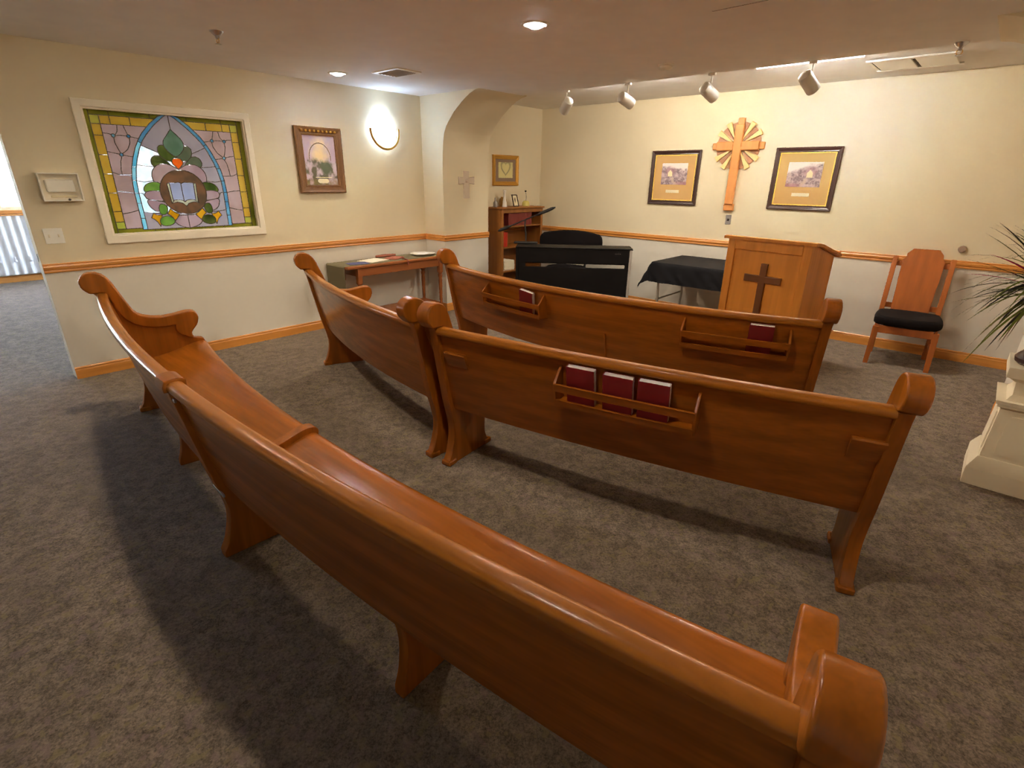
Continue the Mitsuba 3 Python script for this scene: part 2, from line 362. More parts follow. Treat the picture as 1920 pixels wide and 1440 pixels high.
def glassmat(key, c1, c2, f=9.0, dt=0.6, st=0.0, rough=0.06):
    a, b = rgb(*c1), rgb(*c2)
    def fn(p, n, uv): return mix(a, b, smoothstep(.25, .75, fbm(p.y * f, p.z * f * .8 + 3, 1.0, 3)))
    scene[key] = {'type': 'principledthin', 'base_color': proc(fn), 'roughness': rough, 'diff_trans': dt, 'spec_trans': st, 'eta': 1.5}
glassmat('gl_olive', (96, 102, 34), (132, 130, 50)); glassmat('gl_amber', (206, 176, 74), (214, 190, 96)); glassmat('gl_lime', (182, 192, 92), (204, 202, 110))
glassmat('gl_lilac', (190, 172, 176), (206, 190, 196)); glassmat('gl_mauve', (184, 164, 178), (196, 180, 192)); glassmat('gl_grey', (178, 176, 192), (192, 190, 202))
glassmat('gl_blue', (84, 160, 206), (126, 190, 220), 14); glassmat('gl_aqua', (120, 206, 228), (176, 226, 236), 14, 1.1)
glassmat('gl_clear', (206, 226, 236), (228, 240, 244), 30, 0.9, 0.5, 0.25)
glassmat('gl_teal', (92, 128, 112), (120, 152, 142), 12); glassmat('gl_green', (62, 86, 44), (98, 116, 62), 12); glassmat('gl_greenlight', (92, 150, 66), (134, 178, 92), 12)
glassmat('gl_greendark', (44, 60, 30), (92, 108, 62), 12); glassmat('gl_slate', (92, 108, 92), (116, 124, 108), 12); glassmat('gl_orange', (232, 120, 44), (244, 142, 60))
glassmat('gl_gold', (216, 172, 40), (226, 188, 60)); glassmat('gl_brown', (98, 84, 72), (128, 98, 78), 16); glassmat('gl_page', (178, 192, 222), (192, 206, 232)); glassmat('gl_edge', (202, 210, 198), (216, 220, 206))
glassmat('gl_jewel', (70, 150, 196), (140, 200, 224), 30)
G = []                                       # (polygon, material), later ones lie over earlier ones
def gp(pts, m, smooth=0):
    p = Polygon(chaikin(pts, smooth) if smooth else pts)
    if not p.is_valid: p = p.buffer(0)
    G.append((p, m))
def mir(pts): return [(2 * YC - a, b, *c) for a, b, *c in pts]
y0, y1, z0, z1 = WY0 + .012, WY1 - .012, WZ0 + .012, WZ1 - .012
YI0, YI1, ZI0, ZI1 = 1.130, 2 * YC - 1.130, 1.168, 2.020          # inside of the olive border
JY0, JY1, JZ1 = 1.192, 2 * YC - 1.192, 1.958                      # inside of the amber border
for a, b_, c_, d_ in [(y0, YI0, z0, z1), (YI1, y1, z0, z1)]: gp([(a, c_), (b_, c_), (b_, d_), (a, d_)], 'gl_olive')
tops = [YI0, 1.26, 1.54, 1.814, 2.09, YI1]
for a, b_ in zip(tops, tops[1:]): gp([(a, ZI1), (b_, ZI1), (b_, z1), (a, z1)], 'gl_olive')
bots = [YI0, 1.40, 1.56, 1.679, 1.80, 1.96, YI1]
for a, b_ in zip(bots, bots[1:]): gp([(a, z0), (b_, z0), (b_, ZI0), (a, ZI0)], 'gl_olive')
vs = [ZI0, 1.224, 1.307, 1.45, 1.594, 1.736, 1.876, JZ1]
for s in (0, 1):
    for k, (a, b_) in enumerate(zip(vs, vs[1:])):
        q = [(YI0, a), (JY0, a), (JY0, b_), (YI0, b_)]; gp(mir(q)[::-1] if s else q, 'gl_lime' if k == 0 else 'gl_amber')
hs = [YI0, JY0, 1.26, 1.395, 1.64]
for s in (0, 1):
    for k, (a, b_) in enumerate(zip(hs, hs[1:])):
        q = [(a, JZ1), (b_, JZ1), (b_, ZI1), (a, ZI1)]; gp(mir(q)[::-1] if s else q, 'gl_lime' if k == 0 else 'gl_amber')
outer = [(1.313, 1.155), (1.3135, 1.25), (1.312, 1.35), (1.311, 1.45), (1.316, 1.55), (1.332, 1.64), (1.358, 1.72), (1.392, 1.80), (1.425, 1.86), (1.462, 1.913), (1.53, 1.985), (1.60, 2.042), (1.64, z1)]
inner = [(1.346, 1.155), (1.346, 1.25), (1.344, 1.35), (1.342, 1.45), (1.346, 1.55), (1.362, 1.63), (1.386, 1.71), (1.418, 1.79), (1.448, 1.845), (1.49, 1.90), (1.56, 1.975), (1.63, 2.035), (1.665, z1)]
def cuts(poly, lines):
    out = [poly]
    for l in lines:
        out = [g for p in out for g in split(p, LineString(l)).geoms]
    return out
sideL = Polygon([(JY0, ZI0), (outer[0][0], ZI0)] + outer[1:10] + [(1.505, JZ1), (JY0, JZ1)]).buffer(0)
sl = [[(1.18, 1.896), (1.233, 1.891), (1.259, 1.879), (1.31, 1.884), (1.362, 1.879), (1.45, 1.862)], [(1.18, 1.762), (1.235, 1.752), (1.284, 1.740), (1.38, 1.722)],
      [(1.18, 1.612), (1.239, 1.589), (1.33, 1.586)], [(1.18, 1.462), (1.25, 1.458), (1.33, 1.444)], [(1.18, 1.285), (1.25, 1.296), (1.33, 1.318)]]
pieces = cuts(sideL, sl)
vcut = [[(1.302, 1.97), (1.292, 1.91), (1.262, 1.870), (1.258, 1.83), (1.268, 1.79), (1.288, 1.735), (1.268, 1.69), (1.258, 1.63), (1.257, 1.58)], [(1.338, 1.97), (1.352, 1.91), (1.366, 1.872), (1.362, 1.83), (1.335, 1.78), (1.286, 1.742), (1.284, 1.738)]]
fin = []
for p in pieces:
    cy_ = p.centroid.y
    fin += cuts(p, vcut[:1] if 1.60 < cy_ < 1.74 else (vcut if cy_ > 1.74 else []))
for p in fin:
    if p.area > 2e-4:
        q = list(p.exterior.coords)[:-1]; gp(q, 'gl_lilac'); gp(mir(q)[::-1], 'gl_lilac')
for a, b_ in [(1.259, 1.879), (1.362, 1.879), (1.284, 1.740)]:
    for s in (0, 1):
        q = [(a + .013 * math.cos(t), b_ + .013 * math.sin(t)) for t in np.linspace(0, 2 * math.pi, 13)[:-1]]; gp(mir(q) if s else q, 'gl_jewel')
ring = Polygon(outer + inner[::-1]); rc = cuts(ring, [[(1.28, z), (1.37, z - .006)] for z in (1.25, 1.37, 1.45, 1.55, 1.655)] + [[(1.37, 1.875), (1.47, 1.815)]])
for p in rc:
    q = list(p.exterior.coords)[:-1]; gp(q, 'gl_aqua' if p.centroid.y < 1.80 else 'gl_blue'); gp(mir(q)[::-1], 'gl_blue')
field = Polygon(inner + [(YC, z1), (YC, 1.155)])
for p in cuts(field, [[(1.38, 1.845), (1.47, 1.80), (1.56, 1.76), (1.70, 1.76)], [(1.34, 1.672), (1.42, 1.66), (1.5, 1.655), (1.70, 1.655)], [(1.32, 1.55), (1.40, 1.535), (1.47, 1.545), (1.70, 1.55)], [(1.33, 1.45), (1.37, 1.445), (1.39, 1.40), (1.70, 1.35)], [(1.33, 1.30), (1.41, 1.285), (1.70, 1.285)]]):
    q = list(p.exterior.coords)[:-1]; zc_ = p.centroid.y
    gp(q, 'gl_clear' if 1.30 < zc_ < 1.78 and p.centroid.x < 1.56 else 'gl_grey'); gp(mir(q)[::-1], 'gl_grey')
both = lambda q, m, m2=None, s=2: (gp(q, m, s), gp(mir(q)[::-1], m2 or m, s))
both([(1.545, 1.765), (1.55, 1.815), (1.60, 1.832), (1.668, 1.77), (1.676, 1.70), (1.61, 1.70), (1.57, 1.72)], 'gl_green', 'gl_slate')
both([(1.484, 1.66), (1.478, 1.70), (1.50, 1.738), (1.55, 1.748), (1.60, 1.70), (1.63, 1.665), (1.54, 1.65)], 'gl_greendark', 'gl_slate')
gp([(1.675, 1.95, 1), (1.64, 1.905), (1.60, 1.86), (1.598, 1.81), (1.64, 1.76), (1.68, 1.735), (1.718, 1.76), (1.756, 1.81), (1.752, 1.865), (1.715, 1.91)], 'gl_teal', 2)
both([(1.462, 1.55), (1.468, 1.62), (1.52, 1.675), (1.60, 1.682), (1.679, 1.64, 1), (1.679, 1.58, 1), (1.56, 1.54), (1.50, 1.48)], 'gl_lilac', 'gl_mauve')
gp([(1.634, 1.686), (1.645, 1.722), (1.679, 1.728), (1.713, 1.722), (1.727, 1.688), (1.70, 1.66), (1.679, 1.638, 1), (1.66, 1.66)], 'gl_orange', 1)
both([(1.378, 1.452), (1.388, 1.50), (1.43, 1.53), (1.49, 1.54), (1.53, 1.51), (1.51, 1.455), (1.45, 1.465)], 'gl_greenlight', 'gl_green')
both([(1.378, 1.452), (1.44, 1.468), (1.52, 1.46), (1.53, 1.38), (1.46, 1.385), (1.385, 1.40)], 'gl_mauve')
both([(1.383, 1.40), (1.46, 1.386), (1.54, 1.365), (1.52, 1.32), (1.45, 1.29), (1.40, 1.33)], 'gl_mauve')
both([(1.462, 1.325), (1.475, 1.355), (1.50, 1.362), (1.535, 1.335), (1.515, 1.27), (1.465, 1.272)], 'gl_greenlight', 'gl_green')
both([(1.56, 1.205), (1.575, 1.25), (1.62, 1.262), (1.679, 1.262, 1), (1.679, 1.15, 1), (1.61, 1.165)], 'gl_mauve')
both([(1.392, 1.248, 1), (1.415, 1.288, 1), (1.44, 1.268), (1.478, 1.268, 1), (1.462, 1.23), (1.448, 1.175, 1), (1.425, 1.225)], 'gl_gold', None, 1)
both([(1.52, 1.275, 1), (1.548, 1.318, 1), (1.575, 1.29), (1.612, 1.268, 1), (1.592, 1.24), (1.57, 1.218, 1), (1.548, 1.255)], 'gl_gold', None, 1)
both([(1.447, 1.205), (1.46, 1.245), (1.515, 1.264), (1.562, 1.24), (1.568, 1.205), (1.53, 1.178), (1.47, 1.176)], 'gl_greenlight', 'gl_greendark')
circ = Point(YC + .006, 1.452).buffer(.182, 20)
for p in cuts(circ, [[(1.45, 1.53), (1.57, 1.51)], [(1.79, 1.515), (1.90, 1.54)], [(1.45, 1.39), (1.58, 1.37)], [(1.78, 1.37), (1.9, 1.385)]]): gp(list(p.exterior.coords)[:-1], 'gl_brown')
gp([(1.578, 1.362), (1.62, 1.372), (1.66, 1.36), (1.683, 1.335), (1.706, 1.36), (1.75, 1.372), (1.79, 1.362), (1.79, 1.40), (1.578, 1.40)], 'gl_edge')
both([(1.572, 1.365), (1.59, 1.38), (1.584, 1.528), (1.563, 1.524)], 'gl_edge', None, 0)
both([(1.586, 1.385), (1.62, 1.392), (1.655, 1.388), (1.683, 1.372), (1.683, 1.522), (1.655, 1.534), (1.62, 1.528), (1.582, 1.53)], 'gl_page', None, 0)
done, cov = [], Polygon()
for p, m in reversed(G):
    q = p.difference(cov); cov = unary_union([cov, p])
    for g in getattr(q, 'geoms', [q]):
        g = g.buffer(-.0026, join_style=2)
        for h in getattr(g, 'geoms', [g]):
            if h.geom_type == 'Polygon' and h.area > 6e-5: done.append((h.simplify(.0006), m))
for p, m in done[::-1]: obj('glass_piece', ex_x(p, -.034, -.031), m, w1)
lead = sbox(WY0, WZ0, WY1, WZ1).difference(unary_union([p for p, m in done]).buffer(.0003))
obj('lead_came', ex_x(lead, -.036, -.0285), 'mat_came', w1)

# ------------------------------------------------------------------ pews
def arc(Cn, Rr, th, u, z, off_t=0.0):
    s, c_ = math.sin(th), math.cos(th); return np.array([Cn[0] + (Rr - u) * s + off_t * c_, Cn[1] - (Rr - u) * c_ + off_t * s, z])
def sweep(Cn, Rr, prof, a, b, n=None):
    prof = np.asarray(prof, float)
    if Polygon(prof).exterior.is_ccw is False: prof = prof[::-1]
    n = n or max(6, int(abs(b - a) * Rr / .06)); th = np.linspace(a, b, n + 1); k = len(prof)
    V = np.array([[Cn[0] + (Rr - u) * math.sin(t), Cn[1] - (Rr - u) * math.cos(t), z] for t in th for u, z in prof]); Fc = []
    for i in range(n):
        for j in range(k):
            q = (j + 1) % k; Fc += [(i * k + j, i * k + q, (i + 1) * k + q), (i * k + j, (i + 1) * k + q, (i + 1) * k + j)]
    import mapbox_earcut as me
    tri = np.asarray(me.triangulate_float64(np.ascontiguousarray(prof), np.array([k], np.uint32))).reshape(-1, 3).astype(int)
    Fc = np.vstack([np.array(Fc), tri, tri[:, ::-1] + n * k])
    t = trimesh.Trimesh(V, Fc, process=False); trimesh.repair.fix_normals(t); return t
def at(Cn, Rr, th): # frame: x = forward (u), y = up, z = along the pew
    s, c_ = math.sin(th), math.cos(th); return frame_mat((Cn[0] + Rr * s, Cn[1] - Rr * c_, 0), (-s, c_, 0), (0, 0, 1), (c_, s, 0))
def inner_pt(u, z): return u, z

REAR = [(.06, 0, 1), (.06, .03, 1), (.085, .07), (.118, .20), (.102, .30), (.072, .41), (.036, .60), (.006, .76), (-.012, .845)]
TOPL = [(-.03, .872), (-.066, .900), (-.082, .945), (-.062, .982), (-.018, .998), (.032, .985), (.066, .945), (.096, .87), (.13, .775), (.158, .712), (.205, .678), (.30, .657), (.40, .668), (.465, .683), (.512, .676), (.527, .635), (.508, .585), (.485, .562)]
FRONT = [(.462, .535), (.466, .50), (.492, .486), (.53, .482), (.548, .455), (.535, .42), (.49, .37), (.44, .29), (.41, .19), (.405, .10), (.43, .04, 1), (.455, .035, 1), (.455, 0, 1)]
PANEL = chaikin(REAR + TOPL + FRONT, 2)
line = LineString(chaikin([(-.02, .862)] + TOPL[1:] + [(.47, .557)], 2)[2:-2])
cp = Polygon(PANEL).intersection(line.buffer(.058)).buffer(.001)
cp = max(getattr(cp, 'geoms', [cp]), key=lambda g: g.area)
cp = unary_union([cp, Point(-.008, .925).buffer(.068, 12).intersection(Polygon(PANEL).buffer(.004))]).buffer(.007)
cp = cp.difference(Polygon([(-.2, .6), (-.2, .868), (.03, .868), (.062, .79), (.062, .6)]))
cp = max(getattr(cp, 'geoms', [cp]), key=lambda g: g.area)
cp = Polygon(cp.exterior).simplify(.0012)
CAP = np.array(cp.exterior.coords)[:-1]
JOINT = chaikin(REAR[:-1] + [(-.004, .80), (-.006, .848, 1), (.046, .848, 1), (.08, .68), (.118, .50), (.148, .428), (.20, .422), (.30, .437), (.42, .470), (.50, .492), (.55, .486), (.568, .455), (.55, .42), (.49, .37), (.44, .29), (.41, .19), (.405, .10), (.43, .04, 1), (.455, .035, 1), (.455, 0, 1)], 2)
SUPPORT = chaikin([(.14, 0, 1), (.14, .03, 1), (.165, .10), (.175, .22), (.15, .33), (.14, .372, 1), (.40, .40, 1), (.42, .33), (.39, .22), (.385, .1), (.41, .03, 1), (.41, 0, 1)], 2)
SEAT = [(.125, .392), (.16, .388), (.21, .390), (.27, .398), (.33, .412), (.39, .430), (.45, .448), (.50, .459), (.53, .460), (.548, .452), (.554, .440), (.548, .428), (.535, .422), (.48, .416), (.40, .398), (.30, .374), (.20, .364), (.125, .366)]
ub = lambda z: .012 + (.85 - z) * .21          # the back board's rear face
BACK = [(ub(.36), .36), (ub(.36) + .012, .352), (ub(.36) + .03, .356), (ub(.45) + .030, .45), (ub(.60) + .034, .60), (ub(.75) + .030, .75), (ub(.84) + .026, .84), (ub(.84) + .004, .84), (ub(.75) - .003, .75), (ub(.60) - .005, .60), (ub(.45) - .003, .45)]
RAILP = [(.017 + .030 * math.copysign(abs(math.cos(a)) ** .75, math.cos(a)), .846 + .023 * math.copysign(abs(math.sin(a)) ** .8, math.sin(a))) for a in np.arange(24) * math.pi / 12]

def bookrack(pk, Cn, Rr, a, b, deep=.62):
    rk = numbered(f'{pk}__book_rack')
    br = chaikin([(.0, deep - .015, 1), (-.085, deep - .005, 1), (-.098, .64), (-.098, .722), (-.07, .745), (-.02, .79), (0, .795, 1)], 1)
    for th in (a, b):
        M = at(Cn, Rr, th); zs = br.copy(); zs[:, 0] = zs[:, 0] + np.array([ub(z) + .004 for z in br[:, 1]])
        obj('bracket', move(slab(zs, .014, .004, 2), M), 'mat_pew_end', rk, smooth=35)
    th1 = .004 / Rr
    def bar(z0_, z1_, o0, o1, nm):
        P = [(ub(z0_) - o0, z0_), (ub(z1_) - o0, z1_), (ub(z1_) - o0 + .003, z1_ + .003), (ub(z1_) - o1 - .003, z1_ + .003), (ub(z1_) - o1, z1_), (ub(z0_) - o1, z0_)]
        obj(nm, sweep(Cn, Rr, P, a, b), 'mat_pew', rk, smooth=40)
    bar(.688, .722, .082, .094, 'bar'); bar(deep - .006, .641, .082, .094, 'bar'); bar(deep - .004, deep + .006, -.002, .081, 'shelf')
    return rk

def pew(label, Cn, Rr, x0, x1, joints=(), supports=(), racks=(), cards=(), extra=None):
    k = thing('church_pew', label, 'pew')
    t_ = lambda x: math.asin((x - Cn[0]) / Rr)
    a, b = t_(x0), t_(x1); cutsx = [a] + [t_(x) for x in joints] + [b]; half = .024 / Rr
    for p, q in zip(cutsx, cutsx[1:]):
        obj('seat', sweep(Cn, Rr, SEAT, p + half, q - half), 'mat_pew', k, smooth=40)
        obj('back', sweep(Cn, Rr, BACK, p + half, q - half), 'mat_pew', k, smooth=40)
        obj('top_rail', sweep(Cn, Rr, RAILP, p + half, q - half), 'mat_pew_rail', k, smooth=50)
    for th in (a, b):
        e = obj('end_panel', move(slab(PANEL, .052, .006), at(Cn, Rr, th)), 'mat_pew_end', k, smooth=35)
        obj('scroll_arm', move(slab(CAP, .079, .009, 3), at(Cn, Rr, th)), 'mat_pew_end', e, smooth=35)
        for u in (.085, .43):
            obj('foot_block', move(cbox(u - .035, u + .035, 0, .032, -.034, .034, .006), at(Cn, Rr, th)), 'mat_pew_end', e)
    for x in joints:
        th = t_(x); j = obj('joint_panel', move(slab(JOINT, .06, .006), at(Cn, Rr, th)), 'mat_pew_end', k, smooth=35)
        col = np.array([(-.024, .828), (-.026, .852), (-.016, .874), (0, .880), (.03, .882), (.05, .877), (.060, .862), (.058, .825)])
        obj('rail_collar', move(slab(col, .105, .008), at(Cn, Rr, th)), 'mat_pew', j, smooth=40)
        for z, l in ((.79, .034), (.33, .05)):
            M = at(Cn, Rr, th); u = np.interp(z, [.2, .3, .41, .6, .76], [.118, .102, .072, .036, .006])
            obj('mending_plate', move(cbox(u - .004, u + .004, z - .007, z + .007, -l, l + .02, .001), M), 'mat_silver', j, label='silver metal mending plate')
    for x in supports:
        obj('support_leg', move(slab(SUPPORT, .045, .005), at(Cn, Rr, t_(x))), 'mat_pew_end', k, smooth=35)
    for r_ in racks: bookrack(k, Cn, Rr, *r_)
    for (p, q, z0_, z1_) in cards:
        P = [(ub(z0_) + .002, z0_), (ub(z1_) + .002, z1_), (ub(z1_) - .026, z1_ + .002), (ub(z1_) - .03, z1_ - .006), (ub(z0_) - .012, z0_ - .002)]
        obj('card_holder', sweep(Cn, Rr, P, p, q, 4), 'mat_pew', k, smooth=40)
    if extra: extra(k)
    return k

PA, PB, PC, PD = ((3.32, 12.21), 11.72), ((3.59, 8.77), 7.08), ((1.5, 14.44), 12.86), ((3.05, 7.83), 4.82)
pew('long curved wooden pew nearest the viewer, two sections joined by metal plates', *PA, 1.098, 5.398, joints=(3.165,), supports=(2.13, 4.32))
pew('curved wooden pew of the middle row beside the left wall, without a book rack', *PB, 1.118, 3.135)
pew('curved wooden pew of the middle row with three red hymnals in its rack', *PC, 3.302, 5.312, racks=[(.1990, .2478)], cards=[(.1448, .1556, .655, .735), (.2906, .2995, .625, .722)])
def d_extra(k):
    th = .0945; P = np.array([(ub(.40) - .012, .40), (ub(.40) + .003, .40), (ub(.585) + .003, .585), (ub(.585) - .02, .585)])
    obj('back_bracket', move(slab(P, .012, .002), at(*PD, th)), 'mat_pew_end', k)
pew('curved wooden pew of the front row, two book racks with one hymnal each', *PD, 1.694, 4.800, racks=[(-.1455, -.0125), (.2100, .3360)], extra=d_extra)

def hymnal(label, Cn, Rr, th, wid=.136, hgt=.192, lean=0.0, base=.628, tk=.034, off=.034, group='red hymnals in the pew racks'):
    k = thing('hymnal', label, 'book', group)
    s = -.21; sl = math.hypot(1, s)
    up = np.array([-.21, 1, 0]) / sl; fw = np.array([1, .21, 0]) / sl                # in (u, z, along)
    al = np.array([0, 0, 1.0])
    if lean: up, al = up * math.cos(lean) + al * math.sin(lean), al * math.cos(lean) - up * math.sin(lean)
    M = at(Cn, Rr, th) @ frame_mat((ub(base) - off, base, 0), al, fw, up)
    w_, t_ = wid / 2, tk / 2
    cover = cat(cbox(-w_, w_, -t_, -t_ + .003, 0, hgt, .001), cbox(-w_, w_, t_ - .003, t_, 0, hgt, .001), cbox(-w_, -w_ + .004, -t_, t_, 0, hgt, .001))
    obj('cover', move(cover, M), 'mat_maroon', k)
    obj('pages', move(cbox(-w_ + .003, w_ - .0015, -t_ + .0028, t_ - .0028, .003, hgt - .0015, .001), M), 'mat_pages', k, label='white page block')
hymnal('red hymnal at the left of three in the nearest rack', *PC, .2078, lean=0.0)
hymnal('red hymnal in the middle of three in the nearest rack', *PC, .2214, hgt=.188)
hymnal('red hymnal at the right of three in the nearest rack', *PC, .2337, hgt=.190)
hymnal('red hymnal leaning alone in the front pew rack nearer the piano', *PD, -.0480, lean=.12, hgt=.185)
hymnal('red hymnal standing alone in the front pew rack nearer the pulpit', *PD, .3030, hgt=.190)

# ------------------------------------------------------------------ pulpit
PM = rotz(math.atan2(-.118, .737), (3.575, 4.958, 0)); PW_, PDp, PH = .745, .47, 1.15     # local: x along the front, y to the back
k = thing('pulpit', 'honey oak pulpit with a dark wooden cross on its front', 'pulpit')
prof = Polygon([(0, .07), (PDp, .07), (PDp, 1.01), (.12, 1.105), (.0, 1.125)])
for x in (0.022, PW_ - .022):
    obj('side_panel', move(slab(np.array(prof.exterior.coords)[:-1], .03, .003), PM @ frame_mat((x, 0, 0), (0, 1, 0), (0, 0, 1), (1, 0, 0))), 'mat_pulpit', k)
obj('front_panel', move(cbox(.03, PW_ - .03, .012, .03, .1, 1.11, .002), PM), 'mat_pulpit', k)
for (a, b_, c_, d_) in [(.006, .075, .07, 1.125), (PW_ - .075, PW_ - .006, .07, 1.125)]: obj('stile', move(cbox(a, b_, -.006, .022, c_, d_, .004), PM), 'mat_pulpit', k)
obj('upper_rail', move(cbox(.075, PW_ - .075, -.006, .02, 1.035, 1.125, .004), PM), 'mat_pulpit', k)
obj('lower_rail', move(cbox(.075, PW_ - .075, -.006, .02, .07, .17, .004), PM), 'mat_pulpit', k)
obj('plinth', move(cbox(-.012, PW_ + .012, -.02, PDp + .012, 0, .085, .006), PM), 'mat_pulpit', k)
tp = [(-.03, 1.122), (-.03, 1.146), (.0, 1.150), (.12, 1.132), (PDp + .05, 1.028), (PDp + .05, 1.005), (.12, 1.108)]
obj('top', move(slab(np.array(tp), PW_ + .06, .004), PM @ frame_mat((PW_ / 2, 0, 0), (0, 1, 0), (0, 0, 1), (1, 0, 0))), 'mat_pulpit', k)
obj('book_ledge', move(cbox(-.02, PW_ + .02, PDp + .03, PDp + .05, 1.0, 1.055, .003), PM), 'mat_pulpit', k)
cx_ = .372
cr = unary_union([sbox(cx_ - .029, .40, cx_ + .029, .935), sbox(cx_ - .165, .77, cx_ + .165, .83)])
obj('cross', move(slab(np.array(cr.exterior.coords)[:-1], .024, .004), PM @ frame_mat((0, .004, 0), (1, 0, 0), (0, 0, 1), (0, -1, 0))), 'mat_pulpit_cross', k, label='dark wooden cross on the pulpit front')

# ------------------------------------------------------------------ clergy chair against the altar wall
CM = rotz(math.radians(6), (4.955, 6.06, 0))
k = thing('wooden_chair', 'oak chair with a tall solid splat and black seat, against the altar wall', 'chair')
for s in (-1, 1):
    fl = hullof([(s * .225 + a, -.225 + b_, z) for a in (-.024, .024) for b_ in (-.022, .022) for z in (.36,)] + [(s * .235 + a, -.232 + b_, 0) for a in (-.019, .019) for b_ in (-.018, .018)])
    obj('leg', move(fl, CM), 'mat_chair', k)
    P = chaikin([(.205, 0, 1), (.245, 0, 1), (.225, .2), (.222, .42), (.25, .70), (.295, .935), (.29, .955), (.262, .95), (.215, .70), (.185, .42), (.19, .2)], 2)
    obj('back_post', move(slab(P, .042, .006), CM @ frame_mat((s * .222, 0, 0), (0, 1, 0), (0, 0, 1), (1, 0, 0))), 'mat_chair', k, smooth=35)
obj('apron', move(cbox(-.205, .205, -.245, -.222, .305, .375, .003), CM), 'mat_chair', k)
for s in (-1, 1): obj('apron', move(cbox(s * .225 - .011, s * .225 + .011, -.2, .2, .315, .375, .003), CM), 'mat_chair', k)
Pc = chaikin([(-.255, -.275), (.255, -.275), (.262, 0), (.235, .205), (-.235, .205), (-.262, 0)], 2)
obj('seat_cushion', move(slab(Pc, .09, .034, 4), CM @ frame_mat((0, 0, .418), (1, 0, 0), (0, 1, 0), (0, 0, 1))), 'mat_velvet', k, smooth=40)
Ps = np.array([(-.150, .36), (.150, .36), (.156, .70), (.160, .74), (.162, .93), (.142, .95), (.138, .99), (.10, 1.035), (-.10, 1.035), (-.138, .99), (-.142, .95), (-.162, .93), (-.160, .74), (-.156, .70)])
tilt = frame_mat((0, .178, .0), (1, 0, 0), (0, .115, .9934), (0, -.9934, .115))
obj('back_splat', move(slab(Ps, .022, .005), CM @ tilt), 'mat_chair', k, smooth=30)
for z in (.46, .86): obj('cross_rail', move(cbox(-.215, .215, .247 + (z - .46) * .115, .262 + (z - .46) * .115, z, z + .05, .003), CM), 'mat_chair', k)
for s in (-1, 1): obj('stretcher', move(cbox(s * .226 - .009, s * .226 + .009, -.21, .2, .14, .165, .003), CM), 'mat_chair', k)

# ------------------------------------------------------------------ digital piano, seat behind it, lamp
pa = math.atan2(.84, 1.105); KM = rotz(pa, (1.11, 4.82, 0)); KL, KH = 1.385, .84
k = thing('digital_piano', 'black digital piano with its back to the pews and a slot in the back', 'piano')
obj('cabinet', move(cbox(0, KL, 0, .13, .655, KH - .012, .004), KM), 'mat_black_gloss', k)
obj('key_bed', move(cbox(.02, KL - .02, .12, .40, .63, .74, .006), KM), 'mat_black_gloss', k)
obj('top_board', move(cbox(-.006, KL + .006, -.008, .30, KH - .016, KH, .004), KM), 'mat_black_gloss', k)
obj('fallboard', move(hullof([(x, y, z) for x in (.02, KL - .02) for y, z in [(.13, .655), (.13, .815), (.2, .815), (.40, .74), (.40, .66)]]), KM), 'mat_black_gloss', k)
for i in range(36): obj('white_key', move(cbox(.06 + i * .0352, .06 + i * .0352 + .0338, .40, .43, .70, .735, .002), KM), 'mat_white', k)
for x in (-.002, KL - .03):
    P = Polygon([(-.004, 0), (.03, 0), (.20, .0), (.20, .03), (.05, .09), (.05, .50), (.36, .66), (.42, .70), (.42, .75), (.31, .822), (-.004, .822)])
    obj('side_panel', move(slab(np.array(P.exterior.coords)[:-1], .032, .004), KM @ frame_mat((x + .015, 0, 0), (0, 1, 0), (0, 0, 1), (1, 0, 0))), 'mat_black_gloss' if x < .5 else 'mat_greyedge', k)
obj('back_panel', move(cbox(.03, KL - .03, .002, .022, .06, .605, .003), KM), 'mat_black_gloss', k)
for a, b_ in ((.03, .115), (KL - .075, KL - .03)): obj('slot_board', move(cbox(a, b_, .002, .02, .604, .657, .002), KM), 'mat_black_gloss', k)
obj('badge', cat(*[move(cbox(KL - .20 + .018 * i, KL - .19 + .018 * i, -.003, .002, .775, .779, .0005), KM) for i in range(4)]), 'mat_silver', k)

k = thing('desk_chair', 'black upholstered chair back rising behind the digital piano', 'chair')
DM = rotz(math.radians(20), (1.13, 5.82, 0))
Pb = chaikin([(-.43, .60), (-.46, .86), (-.40, .915, 1), (-.2, .945), (0, .955), (.2, .945), (.40, .915, 1), (.46, .86), (.43, .60), (.3, .55), (-.3, .55)], 2) * np.array([.98, 1.0])
nb = slab(Pb, .07, .03, 4)
v = nb.vertices.copy(); v[:, 2] += .5 * v[:, 0] ** 2; nb.vertices = v
obj('backrest', move(nb, DM @ frame_mat((0, .26, 0), (1, 0, 0), (0, 0, 1), (0, -1, 0))), 'mat_velvet', k, smooth=40)
obj('seat', move(slab(chaikin([(-.27, -.26), (.27, -.26), (.28, .24), (-.28, .24)], 2), .10, .035, 3), DM @ frame_mat((0, 0, .45), (1, 0, 0), (0, 1, 0), (0, 0, 1))), 'mat_velvet', k, smooth=40)
for sx in (-.22, .22):
    for sy in (-.2, .22): obj('leg', move(cyl((sx, sy, 0), (sx, sy, .42), .016, 10), DM), 'mat_black', k, smooth=40)
for sx in (-.2, .2): obj('back_strut', move(cyl((sx, .23, .42), (sx, .25, .62), .014, 8), DM), 'mat_black', k, smooth=40)

